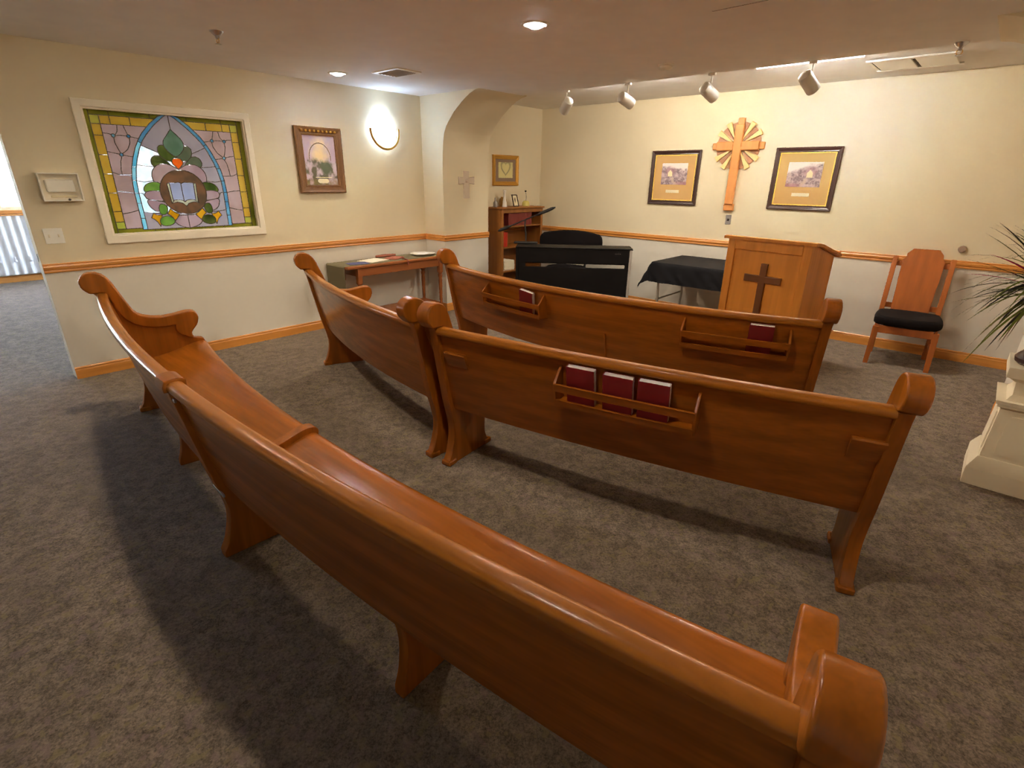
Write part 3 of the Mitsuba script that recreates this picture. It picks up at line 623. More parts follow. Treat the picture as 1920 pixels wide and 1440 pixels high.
lm = thing('music_lamp', 'slim black lamp with a long tilted arm, standing on the piano', 'lamp')
lp = np.array([.985, 5.14, KH]); dpar = np.array([math.cos(pa), math.sin(pa), 0])
obj('base', move(cbox(-.15, .15, -.055, .055, 0, .022, .008), frame_mat(lp, dpar, np.array([-dpar[1], dpar[0], 0]), (0, 0, 1))), 'mat_black', lm)
obj('stem', tube([lp + (0, 0, .015), lp + (.0, 0, .12), lp + (-.02, 0, .22), lp + (-.015, 0, .285)], .0085, 10), 'mat_black', lm, smooth=40)
hd = np.array([dpar[0], dpar[1], .42]); hd /= np.linalg.norm(hd); mid = lp + (-.015, 0, .285)
obj('arm', tube([mid - hd * .20, mid, mid + hd * .18], .008, 10), 'mat_black', lm, smooth=40)
def blade(a, b, r):
    tt = np.linspace(0, 1, 9); return tube([a + (b - a) * t for t in tt], r * np.array([.45, .7, .9, 1, 1, 1, .95, .8, .35]), 12)
obj('head', blade(mid + hd * .15, mid + hd * .40, .019), 'mat_black', lm, smooth=40)
obj('counterweight', blade(mid - hd * .19, mid - hd * .37, .02), 'mat_black', lm, smooth=40)

# ------------------------------------------------------------------ table under a black cloth
k = thing('folding_table', 'folding table with grey metal legs under the black cloth', 'table')
TX0, TX1, TY0, TY1, TZ = 2.525, 3.44, 5.575, 6.36, .735
obj('tabletop', cbox(TX0 + .005, TX1 - .005, TY0 + .005, TY1 - .005, TZ - .035, TZ - .004, .004), 'mat_greyedge', k)
for x in (TX0 + .06, TX1 - .06):
    for y in (TY0 + .07, TY1 - .07):
        obj('leg', tube([(x, y, TZ - .035), (x + (.02 if x < 3 else -.02), y, .3), (x, y, 0)], .0125, 10), 'mat_steel', k, smooth=40)
    obj('leg_brace', cyl((x, TY0 + .07, .30), (x, TY1 - .07, .30), .01, 8), 'mat_steel', k, smooth=40)
def cloth(x0, x1, y0, y1, z, drop, corner, seed, fold=.012, nx=64, ny=48):
    rg = np.random.RandomState(seed); ex = drop + .02
    xs = np.concatenate([np.linspace(x0 - ex, x0, 10)[:-1], np.linspace(x0, x1, nx), np.linspace(x1, x1 + ex, 10)[1:]])
    ys = np.concatenate([np.linspace(y0 - ex, y0, 10)[:-1], np.linspace(y0, y1, ny), np.linspace(y1, y1 + ex, 10)[1:]])
    V = []
    for x in xs:
        for y in ys:
            dx = max(x0 - x, x - x1, 0); dy = max(y0 - y, y - y1, 0); cxn, cyn = min(max(x, x0), x1), min(max(y, y0), y1)
            sx, sy = (-1 if x < x0 else 1), (-1 if y < y0 else 1); d = math.hypot(dx, dy) if dx and dy else max(dx, dy)
            if d == 0: V.append((x, y, z + .001)); continue
            w = math.sin((x if dy >= dx else y) * 23 + seed) * .6 + math.sin((x + y) * 41) * .4
            out = .012 + .10 * d + fold * w * min(d / .12, 1)
            if dx and dy:
                a = math.atan2(dy, dx); rad = out + .30 * d * math.sin(2 * a)
                V.append((cxn + sx * rad * math.cos(a), cyn + sy * rad * math.sin(a), z - d * .90))
            elif dx: V.append((cxn + sx * out, y, z - d * .97 + .003))
            else: V.append((x, cyn + sy * out, z - d * .97 + .003))
    m, n = len(xs), len(ys); V = np.array(V); Fc = []
    for i in range(m - 1):
        for j in range(n - 1): a = i * n + j; Fc += [(a, a + n, a + n + 1), (a, a + n + 1, a + 1)]
    return trimesh.Trimesh(V, Fc, process=False)
one('tablecloth', 'black cloth draped over the table beside the pulpit', 'tablecloth', cloth(TX0, TX1, TY0, TY1, TZ, .21, .1, 3), 'mat_cloth', smooth=True)

# ------------------------------------------------------------------ console table along the left wall
k = thing('console_table', 'narrow wooden side table along the left wall under the sconce', 'table')
SX0, SX1, SY0, SY1, SZ = .035, .46, 2.92, 4.30, .715
obj('tabletop', cbox(SX0, SX1, SY0, SY1, SZ - .025, SZ, .005), 'mat_table', k)
for a, b_, c_, d_ in [(SX0 + .03, SX0 + .05, SY0 + .13, SY1 - .08), (SX1 - .05, SX1 - .03, SY0 + .13, SY1 - .08), (SX0 + .05, SX1 - .05, SY0 + .13, SY0 + .15), (SX0 + .05, SX1 - .05, SY1 - .10, SY1 - .08)]:
    obj('apron', cbox(a, b_, c_, d_, SZ - .115, SZ - .025, .002), 'mat_table', k)
LEG = [(0, 0), (.016, 0), (.019, .02), (.013, .04), (.016, .10), (.021, .30), (.024, .42), (.018, .45), (.027, .47), (.027, .49), (.02, .50), (.026, .52)]
for x in (SX0 + .045, SX1 - .045):
    for y in (SY0 + .15, SY1 - .10):
        obj('leg', cat(lathe(LEG + [(0, .52)], 16, (x, y, 0)), cbox(x - .026, x + .026, y - .026, y + .026, .52, SZ - .025, .003)), 'mat_table', k, smooth=40)
obj('low_shelf', cbox(SX0 + .05, SX1 - .05, SY0 + .16, SY1 - .11, .135, .155, .003), 'mat_table', k)
run_pts = [(SX0 + .03, SY0 - .012, .37)]
rp = np.array([(SY0 - .016, .36), (SY0 - .014, SZ - .01), (SY0 - .004, SZ + .004), (SY0 + .06, SZ + .003), (SY1 - .02, SZ + .003), (SY1 - .02, SZ + .0005), (SY0 + .06, SZ + .0005), (SY0 - .001, SZ + .0005), (SY0 - .009, SZ - .012), (SY0 - .010, .36)])
one('table_runner', 'olive cloth runner hanging off the near end of the side table', 'table runner', move(slab(rp, .36, .0005, 1), frame_mat((SX0 + .19, 0, 0), (0, 1, 0), (0, 0, 1), (1, 0, 0))), 'mat_runner')
zt = SZ + .0035
pl = thing('oval_platter', 'white platter holding folded papers at the far end of the side table', 'platter')
m = lathe([(0, .002), (.08, .002), (.12, .006), (.155, .020), (.16, .024), (.154, .024), (.118, .011), (.08, .006), (0, .006)], 36); m.apply_scale((.88, 1.0, 1)); m.apply_translation((.235, 4.09, zt)); obj('dish', m, 'mat_white', pl, smooth=40)
for i, (dx, dy, a) in enumerate([(.0, .02, .2), (.02, -.03, .6)]):
    one('folded_paper', ['white folded paper lying in the platter, farther one', 'white folded paper lying in the platter, nearer one'][i], 'paper', move(slab(chaikin([(-.05, -.08, 1), (.05, -.08, 1), (.05, .08, 1), (-.05, .08, 1)], 0), .004, .001, 1), rotz(a, (.235 + dx, 4.09 + dy, zt + .016 + .005 * i))), 'mat_pages')
one('paper_sheet', 'cream sheet of paper lying on the side table', 'paper', move(slab(np.array([(-.11, -.14), (.11, -.14), (.11, .14), (-.11, .14)]), .003, .0005, 1), rotz(.25, (.22, 3.39, zt + .002))), 'mat_paper')
one('brochure', 'blue and grey brochure at the near end of the side table', 'booklet', move(slab(np.array([(-.075, -.11), (.075, -.11), (.075, .11), (-.075, .11)]), .004, .0005, 1), rotz(-.2, (.30, 3.14, zt + .0025))), 'mat_navy')
bk = thing('red_booklet', 'open red booklet lying near the middle of the side table', 'book')
obj('cover', cat(move(slab(np.array([(-.075, -.10), (0, -.10), (0, .10), (-.075, .10)]), .012, .001, 1), rotz(.5, (.25, 3.66, zt + .0075))), move(slab(np.array([(0, -.10), (.075, -.10), (.075, .10), (0, .10)]), .012, .001, 1), rotz(.5, (.25, 3.66, zt + .0075)))), 'mat_pinkcloth', bk)
obj('ribbon', tube([(.30, 3.73, zt + .016), (.36, 3.70, zt + .008), (.44, 3.69, zt + .007), (.466, 3.685, zt + .004), (.474, 3.685, zt - .05)], .006, 6), 'mat_darkred', bk, smooth=True)
one('rolled_cloth', 'small pink rolled cloth beside the red booklet on the side table', 'cloth', tube([(.08, 3.52, zt + .018), (.10, 3.60, zt + .02), (.10, 3.70, zt + .019), (.085, 3.79, zt + .016)], [.012, .018, .017, .012], 10), 'mat_pinkcloth', smooth=True)

# ------------------------------------------------------------------ bookcase and what stands in and on it
k = thing('bookcase', 'small oak bookcase beside the piano in the alcove', 'bookcase')
BX0, BX1, BY0, BY1, BZ = .112, .42, 5.30, 6.16, 1.235
for y in (BY0, BY1 - .02): obj('side_panel', cbox(BX0, BX1 - .016, y, y + .02, 0, BZ - .02, .002), 'mat_case', k)
obj('back_panel', box(BX0, BX0 + .008, BY0 + .02, BY1 - .02, .05, BZ - .02), 'mat_case', k)
for z in (.06, .375, .70, .975): obj('shelf', cbox(BX0 + .008, BX1 - .012, BY0 + .02, BY1 - .02, z, z + .02, .002), 'mat_case', k)
for y0_, y1_ in ((BY0 - .003, BY0 + .038), (BY1 - .038, BY1 + .003)): obj('face_stile', cbox(BX1 - .016, BX1, y0_, y1_, 0, BZ - .02, .003), 'mat_case', k)
obj('face_rail', cbox(BX1 - .016, BX1 - .001, BY0 + .038, BY1 - .038, BZ - .07, BZ - .02, .003), 'mat_case', k)
obj('plinth', cbox(BX1 - .016, BX1 - .001, BY0 + .038, BY1 - .038, 0, .06, .003), 'mat_case', k)
obj('top', cbox(BX0 - .008, BX1 + .02, BY0 - .02, BY1 + .02, BZ - .02, BZ + .002, .005), 'mat_case', k)
def shelfbook(x1, y, t, h, d, z, m, label, group):
    kk = thing('shelf_book', label, 'book', group)
    obj('cover', cat(cbox(x1 - d, x1, y, y + .003, z, z + h, .0008), cbox(x1 - d, x1, y + t - .003, y + t, z, z + h, .0008), cbox(x1 - .004, x1, y, y + t, z, z + h, .0012)), m, kk)
    obj('pages', box(x1 - d + .002, x1 - .004, y + .003, y + t - .003, z + .003, z + h - .004), 'mat_paper', kk)
rg = random.Random(4); y = BY0 + .16
for i in range(15):
    t = .028 + rg.random() * .006; shelfbook(.395, y, t, .185 + rg.random() * .012, .14, .996, 'mat_darkred', 'dark red book in the row on the top shelf of the bookcase', 'dark red books on the top shelf'); y += t + .001
y = BY0 + .045
for i in range(3):
    t = .034; shelfbook(.385, y, t, .20 - .004 * i, .15, .721, 'mat_red', ['leftmost of the three bright red books on the second bookcase shelf', 'middle one of the three bright red books on the second bookcase shelf', 'rightmost of the three bright red books on the second bookcase shelf'][i], 'bright red books on the second shelf'); y += t + .002
for i in range(9):
    one('paper_stack', 'bundle of cream papers in the bookcase, ' + ['lowest', 'second lowest', 'third from the bottom', 'fourth from the bottom', 'middle one', 'fourth from the top', 'third from the top', 'second from the top', 'topmost'][i] + ' of its pile', 'paper', move(slab(np.array([(-.125, -.11), (.125, -.11), (.125, .11), (-.125, .11)]), .014, .002, 1), rotz((rg.random() - .5) * .12, (.262 + rg.random() * .01, BY0 + .185, .3955 + .007 + .0148 * i))), 'mat_paper', group='papers piled in the bookcase')
zb = BZ + .0025
one('glass_bottle', 'small clear glass bottle at the left end of the bookcase top', 'bottle', lathe([(0, 0), (.028, 0), (.031, .01), (.030, .06), (.012, .085), (.010, .12), (.012, .124), (.0, .124)], 24, (.25, 5.352, zb)), 'mat_pewter', smooth=35)
one('white_vase', 'slender white bud vase on the bookcase top', 'vase', lathe([(0, 0), (.034, 0), (.036, .008), (.03, .03), (.027, .06), (.018, .11), (.014, .16), (.018, .20), (.028, .218), (.024, .214), (.012, .17), (.0, .16)], 28, (.27, 5.51, zb)), 'mat_whiteglass', smooth=35)
one('amber_jar', 'amber brown jar between the white vase and the photo frame', 'jar', lathe([(0, 0), (.045, 0), (.052, .02), (.055, .06), (.045, .10), (.028, .115), (.03, .125), (0, .125)], 28, (.17, 5.585, zb)), 'mat_amber', smooth=35)
k = thing('photo_frame', 'small dark photo frame leaning on the bookcase top', 'photo frame')
FM = frame_mat((.30, 5.715, zb), (0, .96, 0.0), (-.28, .0, .96), (.96, 0, .28)); FM[:3, 0] /= np.linalg.norm(FM[:3, 0])
fr = sbox(-.055, 0, .055, .16).difference(sbox(-.044, .011, .044, .149))
obj('border', move(polyex(fr, .012), FM), 'mat_darkframe', k)
def f_photo(p, n, uv):
    d = dr.sqrt(dr.square((p.y - 5.715) * 22) + dr.square((p.z - 1.325) * 13)); return mix(rgb(112, 100, 88), rgb(226, 214, 180), smoothstep(.35, .75, d + .3 * noise(p.y * 90, p.z * 90, 0.0)))
mat('mat_photo', proc(f_photo), 0.35, 0.4)
obj('print', move(polyex(sbox(-.046, .009, .046, .151), .004), FM), 'mat_photo', k)
obj('easel_leg', move(cbox(-.012, .012, .02, .12, -.004, 0, .001), FM), 'mat_dark', k)
k = thing('candle_holder', 'clear stem glass with a pale yellow base at the right end of the bookcase top', 'candle holder')
obj('base', lathe([(0, 0), (.05, 0), (.055, .01), (.05, .05), (.03, .07), (0, .072)], 28, (.25, 5.98, zb)), 'mat_yellowwax', k, smooth=35)
obj('stem', tube([(.25, 5.98, zb + .07), (.252, 5.985, zb + .13), (.245, 5.975, zb + .19)], .004, 8), 'mat_pewter', k, smooth=True)
obj('flower', lathe([(0, 0), (.012, .006), (.016, .014), (.008, .022), (0, .024)], 12, (.245, 5.975, zb + .185)), 'mat_dark', k, smooth=True)

# ------------------------------------------------------------------ pictures on the walls
def fr_profile(w, d):      # (distance from the outer edge, height)
    return [(0, 0), (0, d * .8), (w * .12, d), (w * .35, d * .92), (w * .7, d * .6), (w * .86, d * .66), (w, d * .45), (w, 0)]
def picture_frame(W, H, w, d, only=None):
    P = fr_profile(w, d); ms = []
    corners = [(-W / 2, -H / 2), (W / 2, -H / 2), (W / 2, H / 2), (-W / 2, H / 2)]; sg = [(1, 1), (-1, 1), (-1, -1), (1, -1)]
    for i in range(4):
        j = (i + 1) % 4; V = []; n = len(P)
        for c_ in (i, j): V += [(corners[c_][0] + sg[c_][0] * a, corners[c_][1] + sg[c_][1] * a, h) for a, h in P]
        Fc = []
        for q in range(n): r_ = (q + 1) % n; Fc += [(q, r_, n + r_), (q, n + r_, n + q)]
        for q in range(1, n - 1): Fc += [(0, q + 1, q), (n, n + q, n + q + 1)]
        t = trimesh.Trimesh(V, Fc, process=False); trimesh.repair.fix_normals(t); ms.append(t)
    return ms
def rectbox(cx, cy, w, h, z0_, z1_): return box(cx - w / 2, cx + w / 2, cy - h / 2, cy + h / 2, z0_, z1_)
def ringbox(w, h, t, z0_, z1_, cy=0.0):
    m = polyex(sbox(-w / 2, cy - h / 2, w / 2, cy + h / 2).difference(sbox(-w / 2 + t, cy - h / 2 + t, w / 2 - t, cy + h / 2 - t)), z1_ - z0_); m.apply_translation((0, 0, z0_)); return m
def art_mat(key, origin, ax, kind, w, h):
    "a soft generic landscape, drawn in the picture's own coordinates"
    o, a_ = origin, ax
    def fn(p, n, uv):
        u = ((p.x - o[0]) * a_[0] + (p.y - o[1]) * a_[1]) / w; v = (p.z - o[2]) / h     # -.5 .. .5
        f1 = fbm(u * 9 + 4 * kind, v * 9, 1.0 * kind, 4); f2 = fbm(u * 26, v * 22 + 7, 3.0 + kind, 3)
        if kind == 0:
            sky = mix(rgb(176, 150, 176), rgb(238, 206, 150), smoothstep(.55, .05, dr.sqrt(dr.square(u * 1.4) + dr.square(v - .12)) + .25 * (f1 - .5)))
            land = mix(rgb(70, 66, 48), rgb(176, 160, 176), smoothstep(.35, .7, f1))
            land = mix(land, mi.Color3f(rgb(52, 62, 44)), smoothstep(.25, .12, dr.sqrt(dr.square(u - .16) * 1.2 + dr.square(v + .12))))
            land = mix(land, mi.Color3f(rgb(118, 100, 40)), smoothstep(-.33, -.45, v) * f2)
            c_ = mix(land, sky, smoothstep(-.06, .06, v + .16 * (f1 - .5)))
            rr = dr.abs(dr.sqrt(dr.square(u / .33) + dr.square((v - .05) / .30)) - 1); arch = smoothstep(.05, .02, rr) * smoothstep(-.02, .03, v)
            return mix(c_, mi.Color3f(rgb(112, 82, 62)), arch)
        s_ = -1.0 if kind == 1 else 1.0; uu = u * s_
        c_ = mix(rgb(112, 92, 102), rgb(186, 166, 168), smoothstep(.3, .7, .6 * f1 + .4 * f2))
        c_ = mix(c_, mi.Color3f(rgb(224, 212, 208)), smoothstep(.16, .34, v - .35 * (uu + .1) * (1 if kind == 2 else .3) + .2 * (f1 - .5)))
        c_ = mix(c_, mi.Color3f(rgb(158, 112, 120)), .7 * smoothstep(.28, .1, dr.sqrt(dr.square(uu - .15) + dr.square(v - .14))) * f2 * 1.6)
        hs_ = smoothstep(.10, .075, dr.abs(uu - .16)) * smoothstep(-.14, -.10, v) * smoothstep(.22, .18, v + dr.abs(uu - .16) * 1.6)
        c_ = mix(c_, mi.Color3f(rgb(232, 214, 170)), hs_ * .85)
        pth = smoothstep(.09, .03, dr.abs(uu - .1 - .5 * (v + .1) * (f1 + .3))) * smoothstep(-.1, -.2, v)
        c_ = mix(c_, mi.Color3f(rgb(196, 176, 160)), pth * .7)
        return mix(c_, mi.Color3f(rgb(148, 96, 104)), .7 * smoothstep(-.3, -.42, v) * smoothstep(.1, -.3, uu))
    mat(key, proc(fn), 0.35, 0.4)

for kind, cxp, lb in ((1, 2.233, 'dark framed landscape print left of the wooden altar cross'), (2, 3.702, 'dark framed landscape print right of the wooden altar cross, above the pulpit')):
    k = thing('framed_print', lb, 'picture'); M = frame_mat((cxp, YA - .001, 1.632), (1, 0, 0), (0, 0, 1), (0, -1, 0)); W, H = .635, .622
    for m in picture_frame(W, H, .05, .026): obj('frame_bar', move(m, M), 'mat_darkframe', k, smooth=False)
    obj('gold_fillet', move(ringbox(W - .096, H - .096, .011, .006, .014), M), 'mat_goldline', k)
    obj('mat_board', move(rectbox(0, 0, W - .09, H - .09, .002, .009), M), 'mat_matboard', k)
    art_mat(f'mat_art_{kind}', (cxp, YA, 1.632 + .045), (1, 0), kind, .335, .245)
    obj('print', move(rectbox(0, .045, .335, .245, .009, .0105), M), f'mat_art_{kind}', k)
    obj('plaque', move(rectbox(0, -.155, .175, .034, .009, .0108), M), 'mat_ivory', k)
k = thing('framed_print', 'brown framed print with an arch of sunset light, between stained glass and sconce', 'picture')
M = frame_mat((0.001, 2.998, 1.747), (0, 1, 0), (0, 0, 1), (1, 0, 0)); W, H = .508, .622
fb = picture_frame(W, H, .078, .038)
for m in fb: obj('frame_bar', move(m, M), 'mat_printframe', k)
art_mat('mat_art_0', (0, 2.998, 1.747), (0, 1), 0, W - .15, H - .15)
obj('print', move(rectbox(0, 0, W - .14, H - .14, .003, .008), M), 'mat_art_0', k)
orn = []
for i in range(9):
    x = -.18 + .045 * i; orn.append(obj('carving', move(lathe([(0, .006), (.009, .005), (.015, 0), (.0, -.002)], 8, (x, H / 2 - .036, .031)), M), 'mat_gold', k, smooth=True))
obj('plaque', move(slab(np.array([(-.062, -.008), (-.045, -.022), (.045, -.022), (.062, -.008), (.062, .008), (.045, .022), (-.045, .022), (-.062, .008)]), .004, .001, 1), M @ frame_mat((.01, -.195, .0095), (1, 0, 0), (0, 1, 0), (0, 0, 1))), 'mat_ivory', k)
obj('mat_line', move(rectbox(.02, -.16, .19, .006, .008, .0095), M), 'mat_ivory', k)
k = thing('framed_heart', 'small gold frame with a heart drawing, above the bookcase', 'picture')
M = frame_mat((.101, 5.70, 1.702), (0, 1, 0), (0, 0, 1), (1, 0, 0)); W, H = .513, .388
for m in picture_frame(W, H, .052, .03): obj('frame_bar', move(m, M), 'mat_gold', k)
obj('mat_board', move(rectbox(0, 0, W - .09, H - .09, .002, .008), M), 'mat_greymat', k)
def f_heart(p, n, uv):
    x, y = (p.y - 5.70) / .105, (p.z - 1.705) / .085
    h_ = dr.square(x) + dr.square(y - dr.sqrt(dr.abs(x) + 1e-4) * .75); e = smoothstep(.35, .1, dr.abs(h_ - .72))
    return mix(rgb(206, 196, 140), rgb(142, 138, 108), .75 * e)
mat('mat_heart', proc(f_heart), 0.5, 0.3)
obj('print', move(rectbox(0, .005, .29, .20, .008, .0095), M), 'mat_heart', k)

# altar cross with rays
k = thing('altar_cross', 'large wooden cross with a sunburst of wooden rays on the altar wall', 'cross')
XC, ZX = 2.966, 1.972
M = frame_mat((XC, YA - .001, ZX), (1, 0, 0), (0, 0, 1), (0, -1, 0))
obj('upright', move(cbox(-.046, .046, -.62, .215, .018, .058, .006), M), 'mat_cross', k)
obj('upright_backing', move(cbox(-.035, .035, -.69, .284, 0, .030, .005), M), 'mat_cross', k)
obj('foot', move(cbox(-.056, .056, -.69, -.615, .0, .040, .006), M), 'mat_cross', k)
for s in (-1, 1):
    obj('arm', move(cbox(min(s * .046, s * .235), max(s * .046, s * .235), -.046, .046, .018, .058, .006), M), 'mat_cross', k)
    obj('arm_tip', move(cbox(min(s * .20, s * .287), max(s * .20, s * .287), -.036, .036, 0, .030, .005), M), 'mat_cross', k)
for q in range(4):
    for i in range(5):
        a0 = q * math.pi / 2 + math.radians(10 + i * 14.2); a1 = a0 + math.radians(12.6); lt = i % 2 == 1
        if not lt and i == 2: pass
        r1 = .272 if lt else .245; r0 = .062
        P = np.array([(r0 * math.cos(a0 * .5 + a1 * .5) , r0 * math.sin(a0 * .5 + a1 * .5)), (r1 * math.cos(a0), r1 * math.sin(a0)), (r1 * math.cos(a1), r1 * math.sin(a1))])
        obj('ray', move(slab(P, .030 if lt else .014, .003, 1), M @ frame_mat((0, 0, .018 if lt else .009), (1, 0, 0), (0, 1, 0), (0, 0, 1))), 'mat_ray_light' if lt else 'mat_ray_dark', k)
# silver cross in the arch
k = thing('silver_cross', 'small grey metal cross on the arch side wall', 'cross')
M = frame_mat((.361, 4.715, 1.57), (0, 1, 0), (0, 0, 1), (1, 0, 0))
obj('upright', move(hullof([(-.05, -.205, 0), (.05, -.205, 0), (-.045, -.205, .012), (.045, -.205, .012), (-.026, 0, .014), (.026, 0, .014), (-.03, 0, 0), (.03, 0, 0), (-.046, .108, 0), (.046, .108, 0), (-.04, .108, .012), (.04, .108, .012)]), M), 'mat_crosssilver', k)
for s in (-1, 1): obj('arm', move(hullof([(0, -.03, 0), (0, .03, 0), (0, -.026, .014), (0, .026, .014), (s * .132, -.046, 0), (s * .132, .046, 0), (s * .13, -.04, .012), (s * .13, .04, .012)]), M), 'mat_crosssilver', k)
obj('center_boss', move(lathe([(.03, 0), (.028, .012), (.018, .019), (0, .021)], 20), M), 'mat_crosssilver', k, smooth=40)

# wall plates
def plate(name, label, cat_, x, z, M, w, h, m, parts):
    k = thing(name, label, cat_); obj('cover_plate', move(cbox(-w / 2, w / 2, -h / 2, h / 2, 0, .006, .002), M), m, k)
    for nm, a, b_, c_, d_, t, mm in parts: obj(nm, move(cbox(a, b_, c_, d_, .004, .004 + t, .001), M), mm, k)
plate('light_switch', 'double light switch on the left wall by the doorway', 'light switch', 0, 0, frame_mat((0.0005, .708, 1.145), (0, 1, 0), (0, 0, 1), (1, 0, 0)), .118, .114, 'mat_white', [('toggle', -.034, -.024, -.011, .011, .012, 'mat_offwhite'), ('toggle', .024, .034, -.011, .011, .012, 'mat_offwhite')])
plate('wall_jack', 'small grey jack plate under the altar cross', 'outlet', 0, 0, frame_mat((2.978, YA - .0005, 1.182), (1, 0, 0), (0, 0, 1), (0, -1, 0)), .062, .108, 'mat_pewter', [('socket', -.013, .013, -.015, .011, .004, 'mat_dark')])
one('wall_hook', 'small grey brown round hook on the altar wall right of the chair', 'hook', move(lathe([(0, 0), (.028, 0), (.032, .012), (.026, .026), (.012, .03), (0, .031)], 20), frame_mat((5.172, YA, 1.044), (1, 0, 0), (0, 0, 1), (0, -1, 0))), 'mat_greymat', smooth=40)
k = thing('thermostat', 'white thermostat in a clear guard on the left wall by the doorway', 'thermostat')
M = frame_mat((0.0005, .828, 1.497), (0, 1, 0), (0, 0, 1), (1, 0, 0))
obj('back_plate', move(cbox(-.122, .122, -.10, .10, 0, .006, .002), M), 'mat_offwhite', k)
obj('dial_box', move(cbox(-.085, .085, -.035, .055, .006, .04, .006), M), 'mat_white', k)
obj('slide_bar', move(cbox(-.07, .09, -.075, -.06, .006, .02, .003), M), 'mat_ivory', k)
obj('guard_rim', move(polyex(sbox(-.122, -.10, .122, .10).difference(sbox(-.114, -.092, .114, .092)), .06), M), 'mat_white', k)
obj('guard_cover', move(polyex(sbox(-.116, -.094, .116, .094), .0004), M @ frame_mat((0, 0, .056), (1, 0, 0), (0, 1, 0), (0, 0, 1))), 'mat_clearguard', k)
obj('lock', move(lathe([(0, 0), (.008, 0), (.008, .008), (0, .009)], 12), M @ frame_mat((.03, -.088, .06), (1, 0, 0), (0, 1, 0), (0, 0, 1))), 'mat_dark', k, smooth=40)
one('door_strike', 'small dark strike plate on the edge of the doorway', 'strike plate', box(-.11, -.07, .5848, .5862, .95, 1.01), 'mat_dark')

# ------------------------------------------------------------------ plant on its pedestal
k = thing('pedestal', 'cream plaster pedestal at the right edge of the room', 'pedestal')
PX, PY = 5.80, 3.895
def tier(h0, z0_, h1, z1_): return hullof([(PX + sx * h, PY + sy * h, z) for h, z in ((h0, z0_), (h1, z1_)) for sx in (-1, 1) for sy in (-1, 1)])
obj('plinth', cat(tier(.212, 0, .212, .10), tier(.212, .10, .178, .17)), 'mat_plaster', k)
obj('shaft', tier(.172, .165, .160, .46), 'mat_plaster', k)
for a in range(4):
    Mx = rotz(a * math.pi / 2, (PX, PY, 0)) 
    obj('raised_panel', move(hullof([(sx * w, -(.172 - (z - .165) * .0407) - dd, z) for w, z in ((.12, .20), (.112, .43)) for sx in (-1, 1) for dd in (-.004, .007)]), Mx), 'mat_plaster', k)
obj('cornice', cat(tier(.148, .455, .170, .475), tier(.178, .475, .178, .492), tier(.186, .492, .192, .512)), 'mat_plaster', k)
obj('neck', cat(tier(.150, .512, .132, .545), tier(.132, .545, .138, .62)), 'mat_plaster', k)
obj('cap', cat(tier(.145, .62, .176, .645), tier(.186, .645, .186, .70)), 'mat_plaster', k)
k = thing('potted_plant', 'grassy plant with drooping leaves in a dark vase on the pedestal', 'plant')
VX, VY, VZ = 5.728, 3.86, .7005
obj('vase', lathe([(0, 0), (.085, 0), (.10, .012), (.105, .035), (.092, .055), (.074, .075), (.070, .12), (.085, .18), (.105, .25), (.115, .31), (.108, .35), (.10, .375), (.105, .385), (.097, .385), (.09, .36), (0, .35)], 40, (VX, VY, VZ)), 'mat_vase', k, smooth=35)
rg = np.random.RandomState(11)
def leaf(az, L, rise, droop, w, s):
    n = 9; t = np.linspace(0, 1, n); d = np.array([math.cos(az), math.sin(az)]); side = np.array([-d[1], d[0]])
    c_ = np.stack([VX + d[0] * (.02 + L * t), VY + d[1] * (.02 + L * t), VZ + .37 + rise * t - droop * t ** 2.2], 1)
    c_[:, 0] += side[0] * s * t ** 2; c_[:, 1] += side[1] * s * t ** 2
    wd = w * np.sin(np.pi * np.clip(.12 + .88 * t, 0, 1)) ** .7; wd[-1] = .0004
    V = np.vstack([c_ + np.c_[side[0] * wd, side[1] * wd, np.full(n, .25) * wd], c_ - np.c_[side[0] * wd, side[1] * wd, -np.full(n, .25) * wd]])
    Fc = [q for i in range(n - 1) for q in ((i, i + 1, n + i + 1), (i, n + i + 1, n + i))]
    return trimesh.Trimesh(V, Fc, process=False)
for i in range(220):
    az = rg.uniform(0, 2 * math.pi); L = rg.uniform(.16, .46)
    # the room's right wall limits how far leaves reach
    if VX + math.cos(az) * L > 5.96: L = max(.08, (5.96 - VX) / max(math.cos(az), .2) - .03)
    rise = rg.uniform(.02, .55) * (1 if i % 3 else .5); droop = rg.uniform(.05, .42)
    m_ = ['mat_leaf', 'mat_leaf_dark', 'mat_leaf_brown', 'mat_leaf_dark', 'mat_leaf_dark', 'mat_leaf'][i % 6]
    w_ = rg.uniform(.005, .012)
    obj('leaf', leaf(az, L, rise, droop, w_, rg.uniform(-.08, .08)), m_, k, smooth=True)
for az, L, rise in ((3.35, .42, .16), (3.9, .34, .2), (2.7, .36, .25), (4.4, .3, .3)):
    obj('red_leaf', leaf(az, L, rise, .08, .017, .02), 'mat_leaf_red', k, smooth=True)

